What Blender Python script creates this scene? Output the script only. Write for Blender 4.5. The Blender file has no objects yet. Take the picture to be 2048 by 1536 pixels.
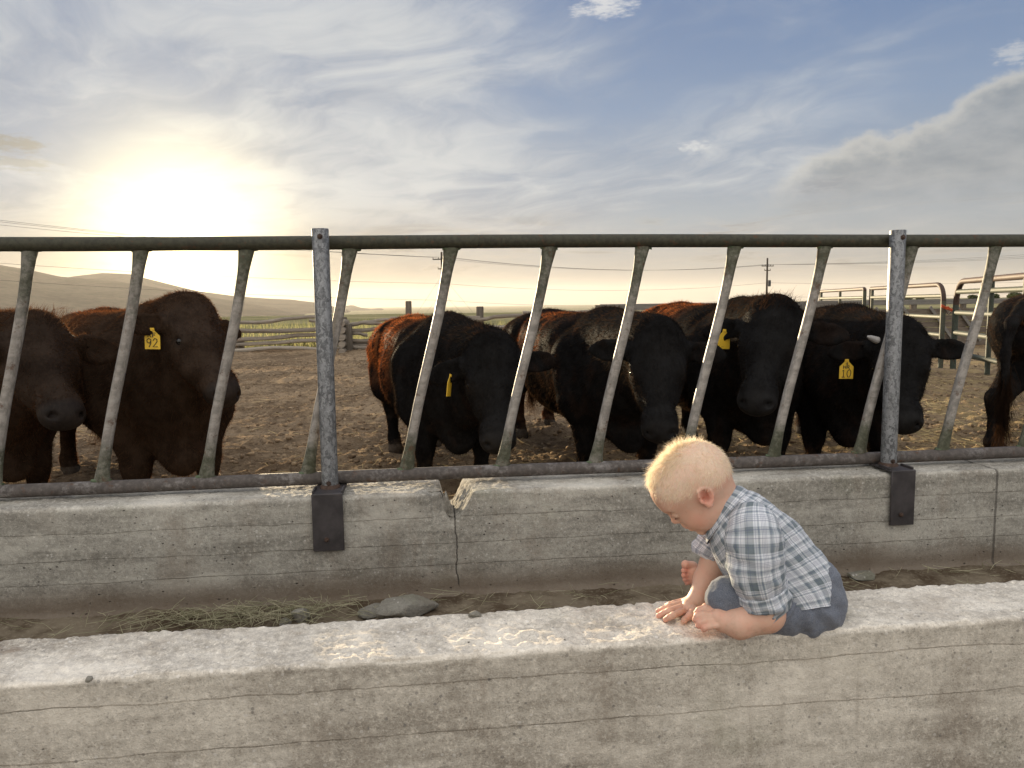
import bpy, bmesh, math, random
import numpy as np
from mathutils import Matrix, Vector
R = math.radians
rng = np.random.default_rng(7)
random.seed(7)
SC = bpy.context.scene
COL = SC.collection
V = lambda *a: np.array(a, float)

# ------------------------------------------------------------------ camera
CAM_Z = 1.05
F, YAW, PITCH, ROLL = 1500.0, 0.1137, 0.1065, -0.0131     # focal length in photo pixels, radians
_f = V(math.sin(YAW)*math.cos(PITCH), math.cos(YAW)*math.cos(PITCH), -math.sin(PITCH))
_r0 = V(math.cos(YAW), -math.sin(YAW), 0); _u0 = np.cross(_r0, _f)
_r = math.cos(ROLL)*_r0+math.sin(ROLL)*_u0; _u = -math.sin(ROLL)*_r0+math.cos(ROLL)*_u0
cam_d = bpy.data.cameras.new('camera'); cam = bpy.data.objects.new('camera', cam_d); COL.objects.link(cam)
cam.matrix_world = Matrix(((_r[0], _u[0], -_f[0], 0), (_r[1], _u[1], -_f[1], 0), (_r[2], _u[2], -_f[2], CAM_Z), (0, 0, 0, 1)))
cam_d.sensor_width = 36; cam_d.lens = F/2048*36; cam_d.clip_start = 0.05; cam_d.clip_end = 60000
SC.camera = cam
def ray(px, py): return _f+(px-1024)/F*_r+(768-py)/F*_u
def at(px, py, Y):                       # the point at world distance Y (metres beyond the camera) seen at a photo pixel
    d = ray(px, py); return d*(Y/d[1])+V(0, 0, CAM_Z)
def on_z(px, py, z):
    d = ray(px, py); return d*((z-CAM_Z)/d[2])+V(0, 0, CAM_Z)
def mpp(Y): return Y/(_f[1])/F           # metres per photo pixel at distance Y

# ------------------------------------------------------------------ light
SUN_DIR = ray(362, 468); SUN_DIR = SUN_DIR/np.linalg.norm(SUN_DIR)
SUN_EL = math.asin(SUN_DIR[2]); SUN_AZ = math.atan2(SUN_DIR[0], SUN_DIR[1])
sl = bpy.data.lights.new('sun', 'SUN'); so = bpy.data.objects.new('sun', sl); COL.objects.link(so)
sl.energy = 5.0; sl.angle = R(0.5); sl.color = (1.0, 0.80, 0.52)
so.rotation_mode = 'QUATERNION'; so.rotation_quaternion = Vector(SUN_DIR).to_track_quat('Z', 'Y')
so.location = (-20, 60, 20)
SC.view_settings.view_transform = 'Standard'; SC.view_settings.look = 'None'
SC.view_settings.exposure = 1.5; SC.view_settings.gamma = 1.0
SC.cycles.max_bounces = 6; SC.cycles.diffuse_bounces = 3; SC.cycles.glossy_bounces = 2
SC.cycles.transmission_bounces = 4; SC.cycles.transparent_max_bounces = 8; SC.cycles.volume_bounces = 0
SC.cycles.use_denoising = True
SC.cycles.sample_clamp_indirect = 4.0

# ------------------------------------------------------------------ node helper
class NT:
    def __init__(s, tree): s.t = tree
    def n(s, typ, ins=None, out=0, **props):
        nd = s.t.nodes.new(typ)
        for k, v in props.items(): setattr(nd, k, v)
        for k, v in (ins or {}).items():
            sock = nd.inputs[k]
            if isinstance(v, bpy.types.NodeSocket): s.t.links.new(v, sock)
            else:
                if hasattr(sock, 'default_value') and not isinstance(v, (int, float)) and len(v) == 3 and len(sock.default_value) == 4: v = (*v, 1)
                sock.default_value = v
        return nd if out is None else nd.outputs[out]
    def m(s, op, a, b=0.0, c=0.0, clamp=False): return s.n('ShaderNodeMath', {0: a, 1: b, 2: c}, operation=op, use_clamp=clamp)
    def vm(s, op, a, b=(0, 0, 0)): return s.n('ShaderNodeVectorMath', {0: a, 1: b}, operation=op)
    def dot(s, a, b): return s.n('ShaderNodeVectorMath', {0: a, 1: b}, out=1, operation='DOT_PRODUCT')
    def add(s, a, b): return s.m('ADD', a, b)
    def mul(s, a, b): return s.m('MULTIPLY', a, b)
    def sub(s, a, b): return s.m('SUBTRACT', a, b)
    def mix(s, f, a, b, mode='MIX'): return s.n('ShaderNodeMix', {0: f, 6: a, 7: b}, out=2, data_type='RGBA', blend_type=mode)
    def ss(s, x, a, b, lo=0.0, hi=1.0): return s.n('ShaderNodeMapRange', {0: x, 1: a, 2: b, 3: lo, 4: hi}, interpolation_type='SMOOTHSTEP')
    def lin(s, x, a, b, lo=0.0, hi=1.0): return s.n('ShaderNodeMapRange', {0: x, 1: a, 2: b, 3: lo, 4: hi})
    def noise(s, vec, scale=1.0, detail=4.0, rough=0.55, dist=0.0, out=0): return s.n('ShaderNodeTexNoise', {'Vector': vec, 'Scale': scale, 'Detail': detail, 'Roughness': rough, 'Distortion': dist}, out=out)
    def vor(s, vec, scale=1.0, feature='F1', out=0, rand=1.0): return s.n('ShaderNodeTexVoronoi', {'Vector': vec, 'Scale': scale, 'Randomness': rand}, out=out, feature=feature)
    def sc(s, vec, k): return s.vm('MULTIPLY', vec, k)
    def xyz(s, v): nd = s.n('ShaderNodeSeparateXYZ', {0: v}, out=None); return nd.outputs[0], nd.outputs[1], nd.outputs[2]
    def vec(s, x, y, z): return s.n('ShaderNodeCombineXYZ', {0: x, 1: y, 2: z})
    def ramp(s, f, stops, interp='LINEAR'):
        nd = s.n('ShaderNodeValToRGB', {0: f}, out=None); cr = nd.color_ramp; cr.interpolation = interp
        while len(cr.elements) < len(stops): cr.elements.new(0.5)
        for e, (p, c) in zip(cr.elements, stops): e.position = p; e.color = (*c, 1) if len(c) == 3 else c
        return nd.outputs[0]
    def bump(s, h, strength=0.5, dist=0.01, normal=None):
        ins = {'Height': h, 'Strength': strength, 'Distance': dist}
        if normal is not None: ins['Normal'] = normal
        return s.n('ShaderNodeBump', ins)
def srgb(r, g, b):
    f = lambda c: (c/255/12.92 if c/255 <= 0.04045 else ((c/255+0.055)/1.055)**2.4)
    return (f(r), f(g), f(b))
def material(name):
    m = bpy.data.materials.new(name); m.use_nodes = True; m.node_tree.nodes.clear()
    return m, NT(m.node_tree)
def finish(nt, surface=None, volume=None, disp=None):
    o = nt.t.nodes.new('ShaderNodeOutputMaterial')
    if surface is not None: nt.t.links.new(surface, o.inputs[0])
    if volume is not None: nt.t.links.new(volume, o.inputs[1])
def bsdf(nt, color, rough=0.8, metal=0.0, normal=None, **kw):
    ins = {'Base Color': color, 'Roughness': rough, 'Metallic': metal}
    if normal is not None: ins['Normal'] = normal
    for k, v in kw.items(): ins[k.replace('_', ' ')] = v
    return nt.n('ShaderNodeBsdfPrincipled', ins)
def simple(name, color, rough=0.7, metal=0.0, var=0.25, scale=30.0, bump=0.3, bdist=0.003, stretch=(1, 1, 1)):
    m, n = material(name)
    p = n.sc(n.n('ShaderNodeTexCoord', out=3), stretch)
    a = n.noise(p, scale, 5, 0.6)
    c = n.mix(n.ss(a, 0.3, 0.7), tuple(x*(1-var) for x in color), tuple(min(1, x*(1+var)) for x in color))
    finish(n, bsdf(n, c, rough, metal, n.bump(n.noise(p, scale*3, 3), bump, bdist)))
    return m

# ------------------------------------------------------------------ sky
world = bpy.data.worlds.new('World'); SC.world = world; world.use_nodes = True
wt = world.node_tree; wt.nodes.clear(); w = NT(wt)
WS = 0.1                                                   # background strength; cloud radiance is given in picture units / WS
D = w.n('ShaderNodeTexCoord', out=0)
cy, sy = math.cos(YAW), math.sin(YAW)
dx = w.dot(D, (cy, -sy, 0)); dy = w.dot(D, (sy, cy, 0)); _, _, dz = w.xyz(D)
hz = w.m('SQRT', w.add(w.mul(dx, dx), w.mul(dy, dy)))
t = w.m('DIVIDE', dz, w.m('MAXIMUM', hz, 0.02))            # tan(elevation)
az = w.m('ARCTAN2', dx, dy)                                # azimuth from the view's heading
sky = w.n('ShaderNodeTexSky', sky_type='NISHITA', sun_disc=False, sun_elevation=SUN_EL, sun_rotation=SUN_AZ,
          altitude=1400.0, air_density=1.0, dust_density=1.2, ozone_density=2.0)
SKYK = 0.305                                               # sky radiance against the exposure
def C(r, g, b, k=1.0): return tuple(x*k*SKYK/WS for x in srgb(r, g, b))
# clear air: blue overhead, paling to the horizon
blue = w.ramp(w.lin(t, 0.0, 0.7), [(0.0, C(148, 150, 152)), (0.15, C(163, 175, 188)), (0.34, C(140, 163, 195)), (0.62, C(96, 129, 180)), (1.0, C(76, 109, 165))])
base = w.mix(0.10, blue, w.mix(1.0, sky, (0.5, 0.5, 0.5, 1), 'MULTIPLY'))
# cloud coordinates on a flat layer
k = w.m('DIVIDE', 1.0, w.add(w.m('MAXIMUM', dz, 0.0), 0.16))
q = w.vec(w.mul(dx, k), w.mul(dy, k), 0.0)
rq = w.n('ShaderNodeVectorRotate', {0: q, 'Angle': R(38)}, rotation_type='Z_AXIS')
qs = w.sc(rq, (0.72, 1.7, 1.0))
warp = w.noise(q, 1.3, 3, 0.5, out=1)
qw = w.vm('ADD', qs, w.sc(w.vm('SUBTRACT', warp, (0.5, 0.5, 0.5)), (1.5, 1.5, 0)))
c1 = w.noise(qw, 1.25, 8, 0.56)
c2 = w.noise(w.vm('ADD', w.sc(rq, (1.4, 2.3, 1)), w.sc(warp, (1.8, 1.8, 0))), 2.0, 8, 0.60)
c3 = w.noise(w.vm('ADD', q, (4.3, 1.7, 0)), 0.9, 3, 0.5)
cov = w.ss(az, R(32), R(-30), -0.14, 0.20)                 # thicker to the left
cov = w.add(cov, w.ss(t, 0.46, 0.12, -0.10, 0.16))
cv = w.add(w.add(w.mul(c1, 0.70), w.mul(c2, 0.30)), w.add(cov, w.mul(w.sub(c3, 0.5), 0.9)))
m1 = w.ss(cv, 0.30, 0.86)
cl_lit = w.mix(w.ss(w.add(w.mul(c2, 0.5), w.mul(c3, 0.5)), 0.36, 0.64), C(152, 166, 186), C(220, 224, 225))
cl_lit = w.mix(w.ss(t, 0.16, 0.0), cl_lit, C(150, 149, 147))
col = w.mix(w.mul(m1, 0.88), base, cl_lit)
# unseen bright cloud added behind the camera and overhead, as fill light
beh = w.m('MAXIMUM', w.ss(dy, 0.10, -0.55), w.ss(t, 0.8, 1.8))
col = w.mix(w.mul(beh, 0.85), col, w.mix(c1, tuple(x*1.0/WS for x in (0.43, 0.42, 0.41)), tuple(x*1.0/WS for x in (0.68, 0.66, 0.625))))
# low bands near the horizon
lowp = w.vec(w.mul(az, 5.0), w.mul(t, 42.0), 0.0)
lb = w.noise(lowp, 1.0, 7, 0.6, 0.6)
lmask = w.mul(w.ss(t, 0.0, 0.025), w.ss(t, 0.14, 0.07))
col = w.mix(w.mul(w.mul(w.ss(lb, 0.50, 0.60), lmask), 0.55), col, w.mix(w.ss(lb, 0.52, 0.62), C(205, 200, 188), C(140, 139, 138)))
# the big grey cumulus bank on the right
edge_n = w.noise(w.vec(w.mul(az, 9.0), w.mul(t, 13.0), 3.1), 1.0, 8, 0.6)
top_line = w.add(w.mul(w.sub(az, R(20.5)), 0.44), 0.155)
inside = w.sub(w.add(top_line, w.mul(w.sub(edge_n, 0.5), 0.13)), t)
bank = w.mul(w.mul(w.ss(inside, -0.004, 0.016), w.ss(t, 0.075, 0.15)), w.ss(az, R(15), R(24)))
bank = w.mul(bank, w.ss(dy, 0.1, 0.3))
bn = w.noise(w.vec(w.mul(az, 16.0), w.mul(t, 34.0), 1.0), 1.0, 8, 0.6)
bcol = w.mix(w.ss(inside, 0.004, 0.040), C(212, 211, 204), w.mix(w.ss(bn, 0.25, 0.75), C(140, 150, 158), C(178, 182, 184)))
col = w.mix(w.mul(bank, 0.80), col, bcol)
# small clouds: dark scraps at far left, a white puff at the top
def puff(col, px, py, sx, sy_, colr, seed, soft=0.5, amt=0.9):
    d = ray(px, py); a0 = math.atan2(d@_r0, d@V(sy, cy, 0)); t0 = d[2]/math.hypot(d[0], d[1])
    u = w.mul(w.sub(az, a0), 1/sx); v = w.mul(w.sub(t, t0), 1/sy_)
    r2 = w.add(w.mul(u, u), w.mul(v, v))
    nn = w.noise(w.vec(w.mul(u, 1.3), w.mul(v, 1.5), seed), 1.2, 7, 0.62)
    mm = w.ss(w.add(r2, w.mul(w.sub(nn, 0.5), -4.6)), 1.1, 0.7-soft)
    mm = w.mul(mm, w.ss(dy, 0.1, 0.3))
    return w.mix(w.mul(mm, amt), col, colr)
col = puff(col, 22, 285, 0.035, 0.012, C(150, 150, 144), 2.0, 0.8, 0.85)
col = puff(col, 30, 325, 0.04, 0.012, C(160, 160, 152), 7.0, 0.8, 0.6)
col = puff(col, 1215, 12, 0.045, 0.018, C(228, 230, 232), 3.3, 0.9, 0.9)
col = puff(col, 1390, 292, 0.02, 0.010, C(222, 226, 228), 5.2, 0.9, 0.8)
col = puff(col, 2040, 105, 0.03, 0.014, C(205, 210, 215), 9.2, 0.9, 0.7)
col = puff(col, 1660, 370, 0.035, 0.010, C(150, 158, 168), 11.2, 0.9, 0.8)
# warm air low down on the sun's side
wm = w.mul(w.ss(t, 0.15, 0.0), w.ss(az, R(6), R(-16)))
col = w.mix(w.mul(wm, 0.6), col, w.mix(1.0, col, (1.0, 0.84, 0.60, 1), 'MULTIPLY'))
# light scattered round the low sun by thin cloud
cs = w.m('MAXIMUM', w.dot(D, tuple(SUN_DIR)), 0.0)
ang = w.m('ARCCOSINE', w.m('MINIMUM', cs, 1.0))
wide = w.m('EXPONENT', w.mul(ang, -1/R(8.0)))
mid = w.m('EXPONENT', w.mul(w.mul(ang, ang), -1/(R(5.6)**2)))
core = w.m('EXPONENT', w.mul(w.mul(ang, ang), -1/(R(1.6)**2)))
low = ray(360, 548); low = low/np.linalg.norm(low)
ang2 = w.m('ARCCOSINE', w.m('MINIMUM', w.m('MAXIMUM', w.dot(D, tuple(low)), 0.0), 1.0))
low_g = w.m('EXPONENT', w.mul(w.mul(ang2, ang2), -1/(R(4.2)**2)))     # second glow added under the sun, standing in for its bloom
tint = w.mix(w.ss(ang, R(3), R(20)), (1.0, 0.82, 0.42, 1), (1.0, 0.80, 0.52, 1))
glow = w.add(w.add(w.mul(wide, 0.085/WS), w.mul(mid, 0.50/WS)), w.add(w.mul(core, 4.0/WS), w.mul(low_g, 0.45/WS)))
glow = w.mul(glow, w.ss(dz, -0.02, 0.0))
col = w.mix(1.0, col, w.mix(1.0, tint, w.vec(glow, glow, glow), 'MULTIPLY'), 'ADD')
col = w.mix(w.ss(dz, -0.01, -0.06), col, C(150, 130, 108, 0.6))
bg = w.n('ShaderNodeBackground', {0: col, 1: WS})
wo = wt.nodes.new('ShaderNodeOutputWorld'); wt.links.new(bg, wo.inputs[0])

# ------------------------------------------------------------------ object helpers
def tag(o, label=None, cat=None, group=None, kind=None):
    if label: o['label'] = label
    if cat: o['category'] = cat
    if group: o['group'] = group
    if kind: o['kind'] = kind
    return o
def empty(name, loc, label=None, cat=None, group=None):
    o = bpy.data.objects.new(name, None); COL.objects.link(o); o.location = loc; o.empty_display_size = 0.1
    return tag(o, label, cat, group)
def mesh_obj(name, verts, faces, mat, parent=None, origin=None, smooth=True, attrs=None, uv=None):
    """verts in world space; faces: (n,3) / (n,4) array or list"""
    verts = np.asarray(verts, float).reshape(-1, 3)
    if parent is not None and origin is None: origin = np.array(parent.matrix_world.translation if parent.parent is None else parent.matrix_world.translation)
    if parent is not None:
        pl = np.array(parent.location)
        q_ = parent.parent
        while q_ is not None: pl = pl+np.array(q_.location); q_ = q_.parent
        off = pl
        lv = verts-off
    else:
        off = np.zeros(3) if origin is None else np.asarray(origin, float)
        lv = verts-off
    me = bpy.data.meshes.new(name)
    if isinstance(faces, np.ndarray):
        nf, k_ = faces.shape
        me.vertices.add(len(lv)); me.vertices.foreach_set('co', lv.astype(np.float32).ravel())
        me.loops.add(nf*k_); me.loops.foreach_set('vertex_index', faces.astype(np.int32).ravel())
        me.polygons.add(nf); me.polygons.foreach_set('loop_start', (np.arange(nf)*k_).astype(np.int32))
        me.update(calc_edges=True)
    else:
        me.from_pydata(lv.tolist(), [], faces); me.update()
    me.validate()
    if smooth and len(me.polygons): me.polygons.foreach_set('use_smooth', np.ones(len(me.polygons), bool))
    if attrs:
        for nm, val in attrs.items():
            a = me.color_attributes.new(nm, 'FLOAT_COLOR', 'POINT')
            val = np.asarray(val, np.float32)
            if val.ndim == 1: val = np.repeat(val[:, None], 3, 1)
            a.data.foreach_set('color', np.concatenate([val, np.ones((len(val), 1), np.float32)], 1).ravel())
    if uv is not None:
        ul = me.uv_layers.new(name='UVMap'); li = np.empty(len(me.loops), np.int32); me.loops.foreach_get('vertex_index', li)
        ul.data.foreach_set('uv', np.asarray(uv, np.float32)[li].ravel())
    me.materials.append(mat)
    o = bpy.data.objects.new(name, me); COL.objects.link(o)
    if parent is not None: o.parent = parent
    else: o.location = off
    return o
class MB:
    def __init__(s): s.v = []; s.f = []; s.k = 0
    def raw(s, v, f):
        v = np.asarray(v, float); s.v.append(v); s.f += [[i+s.k for i in q_] for q_ in f]; s.k += len(v); return s
    def box(s, c, size, rot=None, bev=0.0):
        c = np.asarray(c, float); h = np.asarray(size, float)/2
        if bev > 0:
            pts = []
            for sx_ in (-1, 1):
                for sy_ in (-1, 1):
                    for sz_ in (-1, 1):
                        for ax in range(3):
                            p = h-bev; p[ax] = h[ax]; pts.append(p*V(sx_, sy_, sz_))
            pts = np.array(pts)
            bm = bmesh.new(); [bm.verts.new(p) for p in pts]; bmesh.ops.convex_hull(bm, input=bm.verts)
            bm.verts.index_update(); vv = np.array([v_.co for v_ in bm.verts]); ff = [[v_.index for v_ in f_.verts] for f_ in bm.faces]; bm.free()
        else:
            vv = np.array([[x, y, z] for x in (-1, 1) for y in (-1, 1) for z in (-1, 1)])*h
            ff = [[0, 1, 3, 2], [4, 6, 7, 5], [0, 4, 5, 1], [2, 3, 7, 6], [0, 2, 6, 4], [1, 5, 7, 3]]
        if rot is not None: vv = vv@np.asarray(rot).T
        return s.raw(vv+c, ff)
    def tube(s, pts, r, n=12, caps=True, flat=None):
        """swept tube; r scalar or list; flat: optional list of (a, b, dir) scale along a fixed direction"""
        P = [np.asarray(p, float) for p in pts]; m_ = len(P); rr = [r]*m_ if np.isscalar(r) else list(r)
        T = [(P[min(i+1, m_-1)]-P[max(i-1, 0)]) for i in range(m_)]; T = [t_/np.linalg.norm(t_) for t_ in T]
        up = V(0, 0, 1) if abs(T[0][2]) < 0.9 else V(1, 0, 0)
        if flat is not None: up = np.asarray(flat[1], float)
        v = []
        for i in range(m_):
            a = up-T[i]*(up@T[i]); a /= np.linalg.norm(a); b = np.cross(T[i], a); up = a if flat is None else up
            ka, kb = (1, 1) if flat is None else flat[0][i]
            for j in range(n):
                th = 2*math.pi*j/n; v.append(P[i]+a*math.cos(th)*rr[i]*ka+b*math.sin(th)*rr[i]*kb)
        f = [[i*n+j, i*n+(j+1) % n, (i+1)*n+(j+1) % n, (i+1)*n+j] for i in range(m_-1) for j in range(n)]
        if caps: f += [list(range(n))[::-1], [(m_-1)*n+j for j in range(n)]]
        return s.raw(v, f)
    def disc(s, c, axis, r, depth, n=6, bev=0.0):
        c = np.asarray(c, float); axis = np.asarray(axis, float)/np.linalg.norm(axis)
        if bev: return s.tube([c, c+axis*(depth-bev), c+axis*depth], [r, r, r-bev], n)
        return s.tube([c, c+axis*depth], r, n)
    def build(s, name, mat, parent=None, origin=None, smooth=False, attrs=None):
        v = np.concatenate(s.v)
        if parent is None and origin is None: origin = V(*((v.min(0)+v.max(0))/2)[:2], v[:, 2].min())
        o = mesh_obj(name, v, s.f, mat, parent, origin, smooth=False, attrs=attrs)
        if smooth:
            o.data.polygons.foreach_set('use_smooth', np.ones(len(o.data.polygons), bool))
            o.data.set_sharp_from_angle(angle=R(40))
        return o
def hash2(ix, iy, iz, seed):
    h = (ix.astype(np.int64)*374761393+iy.astype(np.int64)*668265263+iz.astype(np.int64)*2147483647+seed*1274126177) & 0xFFFFFFFF
    h = ((h ^ (h >> 13))*1274126177) & 0xFFFFFFFF
    h = ((h ^ (h >> 16))*2246822519) & 0xFFFFFFFF
    return ((h ^ (h >> 15)) & 0xFFFFFF)/0xFFFFFF
def vnoise(p, seed=0):
    p = np.asarray(p, float); i = np.floor(p).astype(np.int64); f = p-i; u = f*f*f*(f*(f*6-15)+10)
    r_ = 0
    for a in (0, 1):
        for b in (0, 1):
            for c in (0, 1):
                wgt = (u[..., 0] if a else 1-u[..., 0])*(u[..., 1] if b else 1-u[..., 1])*(u[..., 2] if c else 1-u[..., 2])
                r_ = r_+wgt*hash2(i[..., 0]+a, i[..., 1]+b, i[..., 2]+c, seed)
    return r_*2-1
def fbm(p, octaves=4, gain=0.5, lac=2.03, seed=0):
    p = np.asarray(p, float); a = 1.0; r_ = 0; tot = 0
    for o_ in range(octaves):
        r_ = r_+a*vnoise(p, seed+o_*17); tot += a; a *= gain; p = p*lac+1.7
    return r_/tot
def smoothstep(a, b, x): t_ = np.clip((x-a)/(b-a), 0, 1); return t_*t_*(3-2*t_)

# ------------------------------------------------------------------ blended solids (signed distances -> one continuous surface)
class Solid:
    def __init__(s, res, lo, hi):
        s.res = res; s.lo = np.asarray(lo, float); s.n = np.ceil((np.asarray(hi, float)-s.lo)/res).astype(int)+1
        s.d = np.full(s.n, 1.0, np.float32)
    def _sub(s, lo, hi):
        a = np.clip(np.floor((lo-s.lo)/s.res).astype(int), 0, s.n); b = np.clip(np.ceil((hi-s.lo)/s.res).astype(int)+1, 0, s.n)
        sl_ = tuple(slice(a[i], b[i]) for i in range(3))
        ax = [(s.lo[i]+np.arange(a[i], b[i])*s.res).astype(np.float32) for i in range(3)]
        return sl_, ax
    def _comb(s, sl_, d, k, cut):
        o = s.d[sl_]
        if cut:
            d = -d; h = np.clip(0.5-0.5*(o-d)/k, 0, 1) if k > 0 else (o < d)*1.0
            s.d[sl_] = o*(1-h)+d*h+(k*h*(1-h) if k > 0 else 0)
        else:
            h = np.clip(0.5+0.5*(o-d)/k, 0, 1) if k > 0 else (o > d)*1.0
            s.d[sl_] = o*(1-h)+d*h-(k*h*(1-h) if k > 0 else 0)
    def cone(s, a, b, r1, r2, k=0.02, cut=False):
        a = np.asarray(a, float); b = np.asarray(b, float); rm = max(r1, r2)+k+3*s.res
        sl_, ax = s._sub(np.minimum(a, b)-rm, np.maximum(a, b)+rm)
        if min(len(x) for x in ax) == 0: return s
        X, Y, Z = np.meshgrid(*ax, indexing='ij', sparse=True)
        ba = b-a; L2 = max(ba@ba, 1e-9)
        h = np.clip(((X-a[0])*ba[0]+(Y-a[1])*ba[1]+(Z-a[2])*ba[2])/L2, 0, 1)
        d = np.sqrt((X-a[0]-h*ba[0])**2+(Y-a[1]-h*ba[1])**2+(Z-a[2]-h*ba[2])**2)-(r1+(r2-r1)*h)
        s._comb(sl_, d.astype(np.float32), k, cut); return s
    def ell(s, c, rad, M=None, k=0.02, cut=False):
        """ellipsoid; rows of M are its axes"""
        c = np.asarray(c, float); rad = np.asarray(rad, float); M = np.eye(3) if M is None else np.asarray(M, float)
        ext = np.sqrt(((M*rad[:, None])**2).sum(0))+k+3*s.res
        sl_, ax = s._sub(c-ext, c+ext)
        if min(len(x) for x in ax) == 0: return s
        X, Y, Z = np.meshgrid(*ax, indexing='ij', sparse=True)
        q_ = [(M[i, 0]*(X-c[0])+M[i, 1]*(Y-c[1])+M[i, 2]*(Z-c[2])) for i in range(3)]
        k0 = np.sqrt(sum((q_[i]/rad[i])**2 for i in range(3))); k1 = np.sqrt(sum((q_[i]/rad[i]**2)**2 for i in range(3)))+1e-6
        s._comb(sl_, (k0*(k0-1)/k1).astype(np.float32), k, cut); return s
    def floor(s, z):
        Z = (s.lo[2]+np.arange(s.n[2])*s.res)[None, None, :]; s.d = np.maximum(s.d, (z-Z).astype(np.float32)); return s
    def mesh(s):
        d = s.d.copy(); d[0] = d[-1] = 1; d[:, 0] = d[:, -1] = 1; d[:, :, 0] = d[:, :, -1] = 1
        neg = d < 0; n0, n1, n2 = d.shape
        cnt = np.zeros((n0-1, n1-1, n2-1), np.int8)
        for a in (0, 1):
            for b in (0, 1):
                for c in (0, 1): cnt += neg[a:n0-1+a, b:n1-1+b, c:n2-1+c]
        act = (cnt > 0) & (cnt < 8); idx = -np.ones(act.shape, np.int64); I = np.argwhere(act); idx[act] = np.arange(len(I))
        acc = np.zeros((len(I), 3)); num = np.zeros(len(I))
        for ax in range(3):
            o1, o2 = [x for x in range(3) if x != ax]
            for u in (0, 1):
                for v in (0, 1):
                    A = I.copy(); A[:, o1] += u; A[:, o2] += v; B = A.copy(); B[:, ax] += 1
                    da = d[A[:, 0], A[:, 1], A[:, 2]]; db = d[B[:, 0], B[:, 1], B[:, 2]]
                    cr = (da < 0) != (db < 0); tt = np.where(cr, da/np.where(cr, da-db, 1), 0)
                    P = A.astype(float); P[:, ax] += tt; acc += P*cr[:, None]; num += cr
        vert = s.lo+acc/num[:, None]*s.res
        F_ = []
        for ax in range(3):
            o1, o2 = [(1, 2), (2, 0), (0, 1)][ax]
            sa = [slice(None)]*3; sb = [slice(None)]*3; sa[ax] = slice(0, -1); sb[ax] = slice(1, None)
            e = neg[tuple(sa)] != neg[tuple(sb)]; E = np.argwhere(e)
            E = E[(E[:, o1] > 0) & (E[:, o2] > 0) & (E[:, o1] < d.shape[o1]-1) & (E[:, o2] < d.shape[o2]-1)]
            fl = neg[E[:, 0], E[:, 1], E[:, 2]]
            g = lambda du, dv: idx[tuple((E-np.eye(3, dtype=int)[o1]*du-np.eye(3, dtype=int)[o2]*dv).T)]
            Q = np.stack([g(1, 1), g(0, 1), g(0, 0), g(1, 0)], 1); Q[~fl] = Q[~fl][:, ::-1]; F_.append(Q)
        Fq = np.concatenate(F_); Fq = Fq[(Fq >= 0).all(1)]
        return vert, Fq
def relax(v, f, it=2, lam=0.5):
    n = len(v); e = np.concatenate([f[:, [0, 1]], f[:, [1, 2]], f[:, [2, 3]], f[:, [3, 0]]]) if f.shape[1] == 4 else np.concatenate([f[:, [0, 1]], f[:, [1, 2]], f[:, [2, 0]]])
    e = np.concatenate([e, e[:, ::-1]]); deg = np.bincount(e[:, 0], minlength=n)[:, None]+1e-9
    for _ in range(it):
        s_ = np.stack([np.bincount(e[:, 0], v[e[:, 1], i], n) for i in range(3)], 1); v = v+(s_/deg-v)*lam
    return v
def vnormals(v, f):
    a = v[f[:, 2]]-v[f[:, 0]]; b = v[f[:, -1]]-v[f[:, 1]] if f.shape[1] == 4 else v[f[:, 2]]-v[f[:, 1]]
    fn = np.cross(a, b); n = np.zeros_like(v)
    for i in range(f.shape[1]): np.add.at(n, f[:, i], fn)
    return n/(np.linalg.norm(n, axis=1, keepdims=True)+1e-12)
def strands(P, N, length, width, lean, seg=1, curl=0.0, rg=rng):
    """thin tapering blades rooted at P; lean = direction each blade is laid along; returns verts, tri faces"""
    n = len(P); length = np.broadcast_to(length, n)[:, None]; width = np.broadcast_to(width, n)[:, None]
    dirv = N*0.55+lean; dirv /= np.linalg.norm(dirv, axis=1, keepdims=True)+1e-9
    side = np.cross(dirv, rg.normal(size=(n, 3))); side /= np.linalg.norm(side, axis=1, keepdims=True)+1e-9
    tip = P+dirv*length+lean*length*0.25+rg.normal(size=(n, 3))*curl*length
    mid = P+dirv*length*0.55
    if seg == 1:
        vv = np.stack([P-side*width, P+side*width, tip], 1).reshape(-1, 3); ff = np.arange(3*n).reshape(-1, 3)
    else:
        vv = np.stack([P-side*width, P+side*width, mid-side*width*0.7, mid+side*width*0.7, tip], 1).reshape(-1, 3)
        b = np.arange(n)[:, None]*5; ff = np.concatenate([b+[0, 1, 3], b+[0, 3, 2], b+[2, 3, 4]])
    return vv, ff
def scatter_on(v, f, n, rg=rng, weight=None):
    tri = np.concatenate([f[:, [0, 1, 2]], f[:, [0, 2, 3]]]) if f.shape[1] == 4 else f
    ar = np.linalg.norm(np.cross(v[tri[:, 1]]-v[tri[:, 0]], v[tri[:, 2]]-v[tri[:, 0]]), axis=1)
    if weight is not None: ar = ar*weight[tri[:, 0]]
    t_ = rg.choice(len(tri), n, p=ar/ar.sum()); a = rg.random(n); b = rg.random(n); fl = a+b > 1; a[fl] = 1-a[fl]; b[fl] = 1-b[fl]
    P = v[tri[t_, 0]]*(1-a-b)[:, None]+v[tri[t_, 1]]*a[:, None]+v[tri[t_, 2]]*b[:, None]
    return P, tri[t_, 0]
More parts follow.
